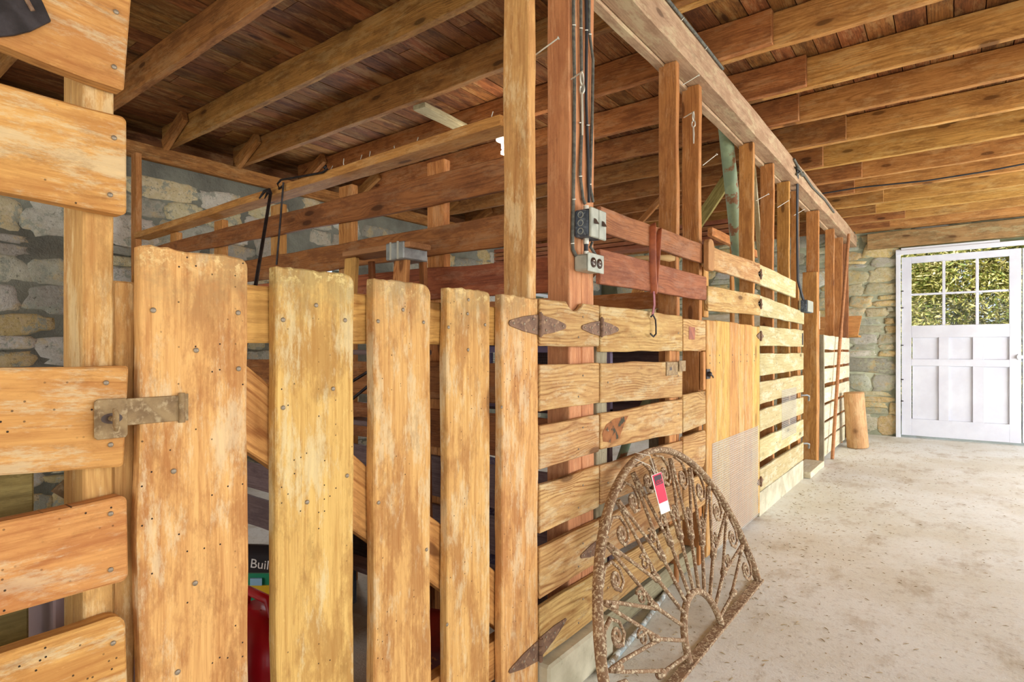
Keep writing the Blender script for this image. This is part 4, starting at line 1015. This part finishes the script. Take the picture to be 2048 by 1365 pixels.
# boards stored flat under the joists
for i in range(4):
    z = 2.10+i*.045; x1 = -1.45-.03*(i % 2)
    t_ = thing('stored_board', (-2.6, 5.3, z-.02), 'red brown board stored high beyond the paired studs, %s from the bottom of its stack' % ORD[i], 'board', 'boards stored high in the far stall')
    board('plank', (-4.2, 5.3, z), (x1, 5.3, z), .20, .038, (0, 0, 1), 'rail', t_, seed=200+i)
t_ = thing('storage_bearer', (-3, 5.3, 2.05), 'crosspiece carrying the boards stored high in the far stall', 'timber')
board('timber', (-1.52, 4.6, 2.035), (-1.52, 6.0, 2.035), .07, .04, (1, 0, 0), 'stud', t_)
vpost('leg', -1.565, -1.545, 5.26, 5.34, 0, 2.07, 'stud', t_)
# boards seen low through the far panel
t_ = thing('tool_chest', (-1.6, 7.6, 0), 'yellow pine chest lid jutting past the last stud near the far wall', 'chest')
a = ay(1690, 640, 8.05)
mb = MB(); mb.box((-1.75, 7.95, 1.28), (-.96, 8.35, 1.50)); 
board('front', (-1.75, 8.34, 1.40), (-.90, 8.34, 1.40), .24, .03, (0, -1, 0), 'brace', t_, skew_b=.02); board('shelf', (-1.75, 8.5, 1.27), (-.92, 8.5, 1.27), .28, .025, (0, 0, 1), 'brace', t_)
t_ = thing('pale_shelf_board', (-1.5, 6.9, 1.35), 'pale pink board seen between the far studs', 'board')
board('plank', (-2.6, 7.0, 1.42), (-1.13, 7.0, 1.42), .20, .03, (0, -1, 0), 'whiteslat', t_)
vpost('leg', -1.25, -1.2, 7.02, 7.06, 0, 1.5, 'stud', t_)

# ================================================================ THINGS ON AND BESIDE THE POSTS
# cables down the corner post
XP = XF-.0225
def cable(pts, r, mat, name, label, clips=(), grp='cables on the corner post'):
    t = thing(name, pts[-1], label, 'cable', grp)
    mb = MB(); mb.tube(pts, r, 8); mb.build('sheath', mat, t)
    for p in clips:
        c = MB(); c.tube([Vector(p)+Vector((r*.2, -r*1.5, -.004)), Vector(p)+Vector((r*1.25, 0, -.002)), Vector(p)+Vector((r*.2, r*1.5, 0))], .0022, 6); c.build('clip', 'bright', t)
XC = XP+.008
ylist = [(1148, .0065, 'leftmost'), (1163, .006, 'second'), (1172, .006, 'third'), (1181, .006, 'rightmost')]
def pc(u, v): return ax(u, v, XC)
cable([pc(1147, -120), pc(1147, 50), pc(1149, 160), pc(1148, 320), pc(1145, 485), pc(1146, 500), pc(1157, 522), pc(1162, 528)], .0062, 'cable', 'electric_cable', 'grey cable running down to the outlet box, leftmost on the corner post', [pc(1147, 50), pc(1147, 398), pc(1144, 486)])
cable([pc(1161, -120), pc(1162, 60), pc(1164, 245), pc(1160, 350), pc(1166, 398), pc(1170, 408)], .0058, 'cable', 'electric_cable', 'grey cable entering the switch box top, second on the corner post', [pc(1161, 56), pc(1160, 245), pc(1160, 352)])
cable([pc(1171, -120), pc(1173, 60), pc(1172, 200), pc(1176, 300), pc(1178, 405)], .0055, 'black_cable', 'electric_cable', 'black cable in the middle of the bundle on the corner post', [pc(1172, 60), pc(1175, 250)])
cable([pc(1179, -120), pc(1178, 60), pc(1186, 120), pc(1184, 250), pc(1180, 370), pc(1186, 405)], .0055, 'cable', 'electric_cable', 'grey cable curving near the right edge of the corner post', [pc(1179, 68), pc(1179, 368)])
# switch box
def switchbox():
    t = thing('switch_box', (XP, 1.77, ax(1178, 475, XP).z), 'blue grey double switch box on the corner post', 'switch box')
    y0 = 1.695; y1 = 1.80; z1 = ax(1160, 412, XP+.05).z; z0 = ax(1160, 468, XP+.05).z; x1 = XP+.060
    mb = MB(); r = .018; pol = []
    mb.box((XP+.001, y0, z0), (x1, y1, z1)); mb.build('body', 'box_dark', t, bevel=.006)
    for q, nm in ((y0-.002, 'cover'), ((y0+y1)/2+.001, 'cover')):
        mb = MB(); mb.box((x1, q, z0-.004), (x1+.010, q+.052, z1+.004)); cv = mb.build(nm, 'box_grey', t, bevel=.003)
        mb = MB(); zc = (z0+z1)/2+.005; mb.add([(x1+.010, q+.018, zc-.009), (x1+.010, q+.034, zc-.009), (x1+.010, q+.034, zc+.009), (x1+.010, q+.018, zc+.009), (x1+.024, q+.021, zc-.012), (x1+.024, q+.031, zc-.012)], [(0, 1, 5, 4), (2, 3, 4, 5), (1, 2, 5), (3, 0, 4)]); mb.build('toggle', 'outlet', cv)
    for k in range(3):
        zz = z0+(z1-z0)*(.2+.3*k); mb = MB(); mb.lathe([(.011, 0), (.011, -.0015), (.009, -.0015), (.009, 0)], (XP+.028, y0, zz), 18, 'Y'); mb.build('knockout', 'box_grey', t)
    for zz, dz in ((z1, 1), (z0, -1)):
        mb = MB(); mb.tube([(XP+.026, 1.735, zz), (XP+.026, 1.735, zz+dz*.02)], .010, 14); mb.build('connector', 'bright', t)
    return z0
zsw = switchbox()
t_ = thing('outlet_box', (XP, 1.76, ax(1175, 545, XP).z), 'dusty grey double outlet box below the switches on the corner post', 'outlet')
y0, y1 = 1.695, 1.80; z1 = ax(1158, 503, XP+.05).z; z0 = ax(1158, 537, XP+.05).z; x1 = XP+.055
mb = MB(); mb.box((XP+.001, y0, z0), (x1, y1, z1)); mb.build('body', 'box_grey', t_, bevel=.006)
mb = MB(); mb.box((x1, y0-.003, z0-.004), (x1+.004, y1+.003, z1+.004)); cv = mb.build('cover', 'box_grey', t_, bevel=.002)
for q in (.3, .7):
    mb = MB(); mb.lathe([(.017, 0), (.017, .003), (.001, .0032)], (x1+.004, y0+(y1-y0)*q, (z0+z1)/2), 18, 'X'); s = mb.build('socket', 'outlet', cv)
    mb = MB()
    for dz in (-.006, .006): mb.box((x1+.0072, y0+(y1-y0)*q-.005, (z0+z1)/2+dz-.001), (x1+.0078, y0+(y1-y0)*q+.005, (z0+z1)/2+dz+.001))
    mb.build('slots', 'bright', s)
mb = MB(); mb.tube([(XP+.026, 1.735, z1), (XP+.026, 1.735, z1+.014)], .010, 14); mb.build('connector', 'bright', t_)
mb = MB(); mb.tube([(XP+.026, 1.735, z1+.012), (XP+.026, 1.735, zsw-.018)], .0075, 10); mb.build('conduit', 'black_cable', t_)
mb = MB(); mb.tube([(XP+.02, 1.79, zsw-.002), (XP+.012, 1.79, (zsw+z1)/2+.01), (XP+.018, 1.83, z1+.005), (XP+.03, 1.85, z1-.01)], .0055, 8); mb.build('stub_cable', 'cable', t_)

# nails and gate hooks
def hook(p, label, L=.16, s=1.):
    p = Vector(p); t = thing('gate_hook', p, label, 'hook')
    mb = MB(); mb.tube([p+Vector((-.012, 0, -.006)), p+Vector((.045*s, 0, .012))], .0028, 8); mb.build('spike', 'bright', t)
    q = p+Vector((.04*s, 0, .010))
    mb = MB(); 
    mb.tube([q+Vector((0, .010*math.sin(a)*1.0, -.022+.022*math.cos(a))) for a in [2*PI*i/14 for i in range(14)]], .0035, 8, closed=True); mb.build('ring', 'bright', t)
    mb = MB(); r2 = q+Vector((0, 0, -.05))
    mb.tube([r2+Vector((.008*math.sin(a), .002, -.006+.016*math.cos(a))) for a in [2*PI*i/14 for i in range(14)]], .0032, 8, closed=True)
    mb.tube([r2+Vector((0, 0, -.02)), r2+Vector((.002, 0, -L*.6)), r2+Vector((.0, .004, -L))], [.0042, .0045, .003], 8); mb.build('shank', 'bright', t)
hook(ax(1143, 157, XP), 'bright steel gate hook hanging over the cables high on the corner post')
hook(ax(1372, 232, XP), 'zinc gate hook hanging from a nail between the paired studs', .10, .9)
def longnail(p, q, host):
    mb = MB(); p, q = Vector(p), Vector(q); d = (q-p).normalized()
    mb.tube([p-d*.012, q], .0024, 7); mb.tube([q-d*.001, q+d*.003], .0055, 10); mb.build('long_nail', 'bright', bpy.data.objects[host])
longnail(ax(1073, 108, XF-.05), ax(1073, 108, XF-.05)+Vector((.075, .01, .03)), 'upright_stud')
longnail(ax(1370, 167, XP), ax(1370, 167, XP)+Vector((.055, .03, .035)), 'upright_stud.001')
longnail(ax(1409, 328, XP), ax(1409, 328, XP)+Vector((.05, .04, .05)), 'upright_stud.002')
longnail(ax(1515, 400, XP), ax(1515, 400, XP)+Vector((.055, .05, .04)), 'upright_stud.003')
longnail(ax(1557, 414, XP), ax(1557, 414, XP)+Vector((.055, .06, .05)), 'upright_stud.004')
longnail(ax(1590, 430, XP), ax(1590, 430, XP)+Vector((.055, .07, .05)), 'upright_stud.005')

# leather strap with steel hook over the rails
t_ = thing('leather_strap', ax(1305, 560, XF+.02), 'tan leather strap with iron hook hanging over the brown rails', 'strap')
xs = XF+.012
def ribbon(pts, w, mat, name, parent, t=.003, wd=None):
    mb = MB(); mb.tube(pts, w/2, 10, flat=.22, up=(0, 1, 0)); return mb.build(name, mat, parent)
ribbon([ax(1304, 458, XF-.012), ax(1305, 449, XF+.004), ax(1305, 455, xs), ax(1305, 500, xs), ax(1306, 545, xs), ax(1308, 580, xs), ax(1307, 588, xs)], .030, 'leather', 'outer_loop', t_)
ribbon([ax(1317, 465, XF-.012), ax(1319, 458, XF+.004), ax(1318, 470, xs), ax(1315, 520, xs), ax(1312, 560, xs), ax(1309, 588, xs)], .022, 'leather', 'inner_loop', t_)
ribbon([ax(1308, 583, xs+.004), ax(1309, 610, xs+.004), ax(1305, 632, xs+.004)], .022, 'leather_red', 'tongue', t_)
mb = MB(); mb.tube([ax(u, v, xs+.006) for u, v in ((1302, 634), (1306, 630), (1311, 640), (1312, 655), (1312, 668), (1307, 674), (1301, 668))], .0035, 8); mb.build('hook', 'darkiron', t_)
t_ = thing('wooden_peg', ax(1316, 514, XF), 'pale turned wooden peg sticking out between the brown rails', 'peg')
a = ax(1300, 513, XF-.06); 
mb = MB(); p = ax(1316, 514, XF-.012); mb.tube([p+Vector((-.10, -.02, .0)), p+Vector((-.0, .02, 0)), p+Vector((.035, .045, -.004)), p+Vector((.055, .055, -.006))], [.010, .011, .016, .009], 12); mb.build('peg', 'pegwood', t_)

# cable along the beam, coil and drop to the four gang box
XB = -.976
t_ = thing('beam_cable', (XB, 3, 2.6), 'grey cable stapled along the upper edge of the main beam', 'cable')
mb = MB(); mb.tube([Vector((XB+.004, y, 2.605+.004*math.sin(y*3))) for y in [0.2+.3*i for i in range(10)]]+[ax(1446, 138, XB+.004)], .0075, 8); mb.build('sheath', 'cable', t_)
for k in range(5):
    c = MB(); y = 1.6+.32*k; c.tube([(XB+.002, y, 2.595), (XB+.013, y, 2.605), (XB+.002, y, 2.617)], .0018, 6); c.build('staple', 'bright', t_)
t_ = thing('cable_drop', ax(1595, 450, XF), 'black cables dropping from a coil on the beam to the four gang box', 'cable')
mb = MB(); a = ax(1588, 318, XB+.005); 
mb.tube([a, ax(1597, 335, XB+.01), ax(1602, 342, XB+.01), ax(1594, 350, XB+.01), ax(1592, 335, XB+.012), ax(1600, 340, XB+.014), ax(1605, 352, XB+.01)], .009, 8)
mb.build('coil', 'cable', t_)
mb = MB(); 
for dy, m in ((0, 0), (.028, 1)):
    top = ax(1594, 340, XB+.006); 
    mb.tube([top+Vector((0, dy, 0)), ax(1594, 380, XF-.01)+Vector((0, dy, 0)), ax(1594, 480, XF-.01)+Vector((0, dy, 0)), ax(1595, 560, XF-.01)+Vector((0, dy, 0)), ax(1603, 590, XF+.02)+Vector((0, dy, 0)), ax(1606, 600, XF+.02)+Vector((0, dy, 0))], .008, 8)
mb.build('drop', 'black_cable', t_)
mb = MB(); mb.tube([ax(1605, 345, XB+.01), ax(1625, 375, XB+.006), ax(1650, 400, XB+.006), ax(1668, 425, XB+.006)], .009, 8); mb.build('tail', 'cable', t_)
t_ = thing('cross_cable', (0, 6.9, 2.6), 'thin black cable strung under the far aisle joists', 'cable')
mb = MB(); mb.tube([ay(1640, 388, 6.2), ay(1720, 375, 6.2), ay(1850, 362, 6.2), ay(1960, 345, 6.2), ay(2060, 326, 6.2), ay(2300, 280, 6.2)], .007, 6); mb.build('sheath', 'black_cable', t_)
t_ = thing('four_gang_box', ax(1604, 615, XF), 'four gang switch box with grey covers at the end of the upper pale board', 'switch box')
y0 = 5.30; z0, z1 = ax(1600, 622, XF+.03).z, ax(1600, 597, XF+.03).z
mb = MB(); mb.box((XF+.001, y0, z0), (XF+.05, y0+.23, z1)); mb.build('body', 'box_dark', t_, bevel=.005)
for k in range(4):
    mb = MB(); mb.box((XF+.0505, y0+.004+k*.057, z0+.003), (XF+.058, y0+.055+k*.057, z1-.003)); mb.build('cover', 'box_grey', t_, bevel=.002)
# latch hardware on doorway
for v, lb in ((790, 'upper'), (885, 'lower')):
    p = ax(1612, v, XF+.0); t_ = thing('hook_latch', p, 'grey bent iron latch hook on the doorway edge, %s of two' % lb, 'latch')
    mb = MB(); mb.tube([Vector((XF-.02, 5.425, p.z)), Vector((XF+.025, 5.44, p.z+.004)), Vector((XF+.03, 5.50, p.z-.01)), Vector((XF+.02, 5.54, p.z-.05))], .008, 8); mb.build('hook', 'steel', t_)

# long pole handle and short log near the far wall
t_ = thing('wooden_pole', (-.95, 6.6, 0), 'long thin wooden pole leaning on the far slat panel up to the beam', 'pole')
mb = MB(); mb.tube([(-.95, 6.58, .0), (-.955, 7.1, 1.15), (-.945, 7.72, 2.44)], .0165, 10); mb.build('shaft', 'handle', t_)
t_ = thing('upright_log', (-.83, 7.5, 0), 'short round log standing on the floor by the far slat panel', 'log')
mb = MB(); prof = [(.001, 0), (.105, .0), (.108, .01), (.104, .3), (.102, .60), (.098, .612), (.001, .612)]
mb.lathe(prof, (0, 0, 0), 24); o = mb.build('trunk', wood('log_wood', rgb(196, 150, 98), rgb(150, 106, 62), rgb(206, 176, 128), .5, .2, .01, .3, swz=(2, 0, 1)), t_, origin=(0, 0, 0))
o.matrix_basis = Matrix.Translation((-.0, 0, .012)) @ Matrix.Rotation(.06, 4, 'X') @ Matrix.Rotation(-.06, 4, 'Y')
t_ = thing('white_panel', (-.93, 7.9, 0), 'white board leaning on the floor behind the short log', 'board')
board('plank', (-.975, 8.0, .01), (-.96, 8.02, .50), .36, .02, (1, 0, 0), 'whiteslat', t_)

# ================================================================ IRON FANLIGHT
xb, al, yc, Rr = -.725, .322, 2.155, .722
sa, ca = math.sin(al), math.cos(al)
def gp(r, a, d=0.):
    """a: angle from near end (0) over top to far end (pi)"""
    s = -r*math.cos(a); t = r*math.sin(a)
    return Vector((xb-t*sa+d*ca, yc+s, t*ca+d*sa+.012))
t_ = thing('iron_fanlight', (xb, yc, 0), 'rusty half round wrought iron fanlight grille with scrolls leaning on the slats', 'grille')
mb = MB(); mb.tube([gp(Rr, PI*i/48) for i in range(49)], .018, 12, flat=.7); mb.build('outer_arch', 'grille', t_)
mb = MB(); mb.box((xb-.020, yc-Rr-.02, 0), (xb+.020, yc+Rr+.03, .012)); mb.build('base_bar', 'grille', t_, bevel=.002)
RI = .175
mb = MB(); mb.tube([gp(RI, PI*i/24) for i in range(25)], .013, 12); mb.build('inner_arch', 'grille', t_)
N = 12
def spiral(c, ux, uy, r0, turns, n=26, sgn=1):
    return [c+(ux*math.cos(sgn*2*PI*turns*i/n)+uy*math.sin(sgn*2*PI*turns*i/n))*r0*(1-.78*i/n) for i in range(n+1)]
for k in range(N+1):
    a = PI*k/N
    if 0 < k < N:
        # pair of bars parting from a rim collar to two mid knots
        for s in (-1, 1):
            mb = MB(); b_ = a+s*PI/N*.42
            mb.tube([gp(Rr-.03, a, s*.004), gp(.60, a+s*PI/N*.10), gp(.385, b_)], .0065, 8); mb.build('bar', 'grille', t_)
        mb = MB(); mb.tube([gp(Rr-.10, a), gp(Rr-.06, a)], .012, 10); mb.build('collar', 'grille', t_)
    if k < N:
        am = a+PI/N/2
        mb = MB(); mb.tube([gp(RI, am), gp(.385, am)], .0072, 8); mb.build('spoke', 'grille', t_)
        mb = MB(); mb.tube([gp(.365, am), gp(.375, am), gp(.405, am), gp(.415, am)], [.007, .014, .014, .007], 10); mb.build('knot', 'grille', t_)
        # scroll under the rim
        er = (gp(Rr, am)-gp(0.0001, am)).normalized(); et = (gp(Rr, am+.02)-gp(Rr, am-.02)).normalized()
        c = gp(Rr-.088, am)
        arc = [c+er*.066-et*.052, c+er*.060+et*.01, c+er*.02+et*.046, c-er*.03+et*.040, c-er*.055+et*.010, c-er*.040-et*.024]
        sp = spiral(c-er*.012+et*.0, -er*.6-et*.8, et*.6-er*.8, .028, 1.4, sgn=-1)
        mb = MB(); mb.tube(arc+sp, .005, 8, flat=1.5); mb.build('scroll', 'grille', t_)
        if 0 < k < N-1:
            c2 = gp(.47, am); e = spiral(c2+et*.0, er, et, .030, 1.2)
            mb = MB(); mb.tube([gp(.415, am)]+[c2-er*.035+et*.02]+e, .0046, 8); mb.build('scroll', 'grille', t_)
# SOLD tag on a string
t_ = thing('sold_tag', gp(Rr-.1, PI*.55), 'red and white SOLD tag tied by string to the iron fanlight', 'tag')
ct = ax(1321, 985, -.84); k = (ct-Vector((0, 0, H))).length
def tp(u, v): return ax(u, v, -.845)
c4 = [tp(1302, 952), tp(1322, 944), tp(1340, 1022), tp(1322, 1030)]
nr = ((c4[1]-c4[0]).cross(c4[3]-c4[0])).normalized()
if nr.x < 0: nr = -nr
def slab(P, mat, name, off=0., th=.0012):
    mb = MB(); mb.add([p+nr*off for p in P]+[p+nr*(off+th) for p in P], [(0, 1, 2, 3), (7, 6, 5, 4), (0, 4, 5, 1), (1, 5, 6, 2), (2, 6, 7, 3), (3, 7, 4, 0)]); return mb.build(name, mat, t_)
slab(c4, 'paper', 'card')
def lerp4(a, b):  # a across, b down
    return (c4[0]*(1-a)+c4[1]*a)*(1-b)+(c4[3]*(1-a)+c4[2]*a)*b
slab([lerp4(.06, .01), lerp4(.96, .01), lerp4(.96, .72), lerp4(.06, .72)], 'tag_red', 'red_field', .0014, .0006)
slab([lerp4(.16, .04), lerp4(.88, .04), lerp4(.88, .27), lerp4(.16, .27)], 'ink', 'dark_patch', .0022, .0004)
ty = (c4[0]-c4[3]).normalized(); tx = (c4[1]-c4[0]).normalized()
text('SOLD', .021, lerp4(.52, .205)+nr*.003, tx, ty, 'tag_red', t_, 'lettering', .0003)
text('1', .05, lerp4(.62, .52)+nr*.003, -ty, tx, 'maroon', t_, 'mark', .0002) if False else None
mb = MB(); mb.tube([tp(1297, 909)+Vector((-.05, 0, 0)), tp(1300, 912), tp(1306, 930), tp(1312, 953)], .0014, 6); mb.tube([tp(1291, 921)+Vector((-.04, 0, 0)), tp(1300, 932), tp(1312, 953)], .0012, 6); mb.build('string', 'string', t_)

# lamp with lit bulb under a joist
p = ay(1008, 290, 3.06)
t_ = thing('bulb_lamp', p, 'bare white bulb lamp lit under a joist above the partition', 'lamp')
mb = MB(); mb.box((p.x-.05, 3.02, p.z+.045), (p.x+.05, 3.07, ZJ+.01)); mb.build('mounting_block', 'joistR', t_)
mb = MB(); mb.lathe([(.001, .044), (.055, .044), (.055, .03), (.045, .024), (.02, .02), (.02, 0), (.001, 0)], p, 20); mb.build('lamp_holder', 'white2', t_)
mb = MB(); mb.lathe([(.001, 0), (.016, -.002), (.018, -.02), (.012, -.035), (.022, -.045), (.022, -.06), (.001, -.07)], p, 16); mb.build('bulb', 'bulb', t_)

# straw and grit on the floor
mb = MB(); rr = random.Random(9)
for i in range(1800):
    x = rr.uniform(-.93, 2.6) if rr.random() < .6 else -.93+abs(rr.gauss(0, .35)); y = rr.uniform(1.4, 8.2)
    if x > 2.8: continue
    a = rr.uniform(0, 2*PI); l = rr.uniform(.003, .014); w = rr.uniform(.0008, .002); d = Vector((math.cos(a), math.sin(a), 0)); e = Vector((-d.y, d.x, 0)); c = Vector((x, y, .0015))
    mb.add([c-d*l-e*w, c+d*l-e*w, c+d*l+e*w, c-d*l+e*w, c+Vector((0, 0, .0025))], [(0, 1, 4), (1, 2, 4), (2, 3, 4), (3, 0, 4)])
tag(mb.build('straw_litter', rough_mat('straw', rgb(186, 164, 120), rgb(150, 128, 92), 5., .9, bump=0), origin=(0, 0, 0)), 'thin scatter of straw and grit on the concrete floor', 'straw', kind='stuff')

# ================================================================ OUTSIDE
mb = MB(); mb.box((-60, -60, -.3), (60, 60, -.13)); tag(mb.build('yard_ground', rough_mat('gravel_yard', rgb(150, 146, 110), rgb(120, 124, 84), 1., .95, bump=.01), origin=(0, 0, 0)), kind='structure')
def leafy():
    m, nt, b = new_mat('conifer_leaf'); g = G(nt)
    r = g.n('ShaderNodeNewGeometry').outputs['Random Per Island']
    c = g.mix(g.ramp(r, 0., .5), rgb(110, 132, 60), rgb(190, 186, 104)); c = g.mix(g.ramp(r, .5, 1.), c, rgb(240, 226, 168))
    g.L(c, b.inputs['Base Color']); b.inputs['Roughness'].default_value = .6
    b.inputs['Subsurface Weight'].default_value = 0
    return m
LF = leafy()
def tree(cx, cy, rx, ry, h, seed, n, label):
    rr = random.Random(seed); t = thing('evergreen_tree', (cx, cy, -.13), label, 'tree')
    mb = MB()
    for i in range(n):
        q = rr.random()**1.25; z = -.05+h*q; s = (1-q)**.45*.9+.12
        a = rr.uniform(0, 2*PI); ra = s*(.45+.55*rr.random()+.16*math.sin(a*5+z*4+seed))
        c = Vector((cx+rx*ra*math.cos(a), cy+ry*ra*math.sin(a), z))
        d = Vector((math.cos(a)+rr.gauss(0, .5), math.sin(a)+rr.gauss(0, .5), rr.gauss(-.1, .4))).normalized()
        e = d.cross(Vector((rr.gauss(0, 1), rr.gauss(0, 1), rr.gauss(0, 1)))).normalized(); l = rr.uniform(.04, .09); w = rr.uniform(.008, .02)
        mb.add([c-d*l-e*w*.4, c-e*w, c+d*l, c+e*w], [(0, 1, 2, 3)])
    mb.build('foliage', LF, t)
    mb = MB(); mb.tube([(cx, cy, -.13), (cx, cy, h*.9)], [.09, .02], 10); mb.build('trunk', 'handle', t)
tree(.35, 13.4, 2.1, 1.5, 4.4, 1, 100000, 'sunlit evergreen tree outside, filling the panes of the white door')
tree(5.2, 14.4, 1.5, 1.2, 4.8, 2, 9000, 'evergreen tree outside to the right, beyond the second white door')
tree(-4.2, 14.4, 1.5, 1.2, 4.4, 3, 9000, 'evergreen tree outside to the left, beyond the far stone wall')

# ================================================================ LIGHT
w = bpy.data.worlds.new('sky'); SC.world = w; w.use_nodes = True
nt = w.node_tree; bg = nt.nodes['Background']
bg.inputs[0].default_value = (.80, .90, 1.0, 1); bg.inputs[1].default_value = 1.3
def area(name, loc, rot, sx, sy, power, col=(.98, .985, 1)):
    l = bpy.data.lights.new(name, 'AREA'); l.shape = 'RECTANGLE'; l.size = sx; l.size_y = sy; l.energy = power; l.color = col
    o = bpy.data.objects.new(name, l); o.location = loc; o.rotation_euler = rot; COL.objects.link(o); return o
area('daylight_back_opening', (-.65, -3.1, 1.3), (PI/2, 0, 0), 6.4, 2.4, 84)           # faces +Y
area('daylight_right_opening', (XR-.02, -.1, 1.3), (PI/2, 0, PI/2), 4.1, 2.3, 100)      # faces -X
area('daylight_right_far_opening', (XR-.02, 5.9, 1.25), (PI/2, 0, PI/2), 4.2, 2.3, 330, (.97, .98, 1))
for i, h in enumerate(WINL):
    area('daylight_left_window', (XL+.02, (h[0]+h[1])/2-3.2, (h[2]+h[3])/2), (PI/2, 0, -PI/2),   .6, .7, 24, (.95, .97, 1))
s = bpy.data.lights.new('sun', 'SUN'); s.energy = 6.5; s.angle = .01; s.color = (1, .93, .8)
o = bpy.data.objects.new('sun', s); o.rotation_euler = (math.radians(50), 0, math.radians(-12)); COL.objects.link(o)
l = bpy.data.lights.new('bulb_glow', 'POINT'); l.energy = 8; l.color = (1, .85, .62); l.shadow_soft_size = .03
o = bpy.data.objects.new('bulb_glow', l); o.location = p+Vector((0, -.06, -.12)); COL.objects.link(o)

# ================================================================ CAMERA
cam = bpy.data.cameras.new('camera'); cam.sensor_width = 36; cam.lens = F/2048*36
cam.shift_y = 17.5/2048; cam.clip_start = .02
co = bpy.data.objects.new('camera', cam); COL.objects.link(co)
co.location = (0, 0, H); co.rotation_euler = (PI/2, 0, TH)
SC.camera = co
SC.view_settings.view_transform = 'Standard'; SC.view_settings.look = 'None'; SC.view_settings.exposure = -0.10; SC.view_settings.gamma = 1.0
SC.view_settings.use_curve_mapping = False
SC.cycles.max_bounces = 6; SC.cycles.diffuse_bounces = 3; SC.cycles.glossy_bounces = 2; SC.cycles.transparent_max_bounces = 8
SC.cycles.use_adaptive_sampling = True; SC.cycles.adaptive_threshold = .12; SC.cycles.adaptive_min_samples = 20
SC.cycles.use_denoising = True
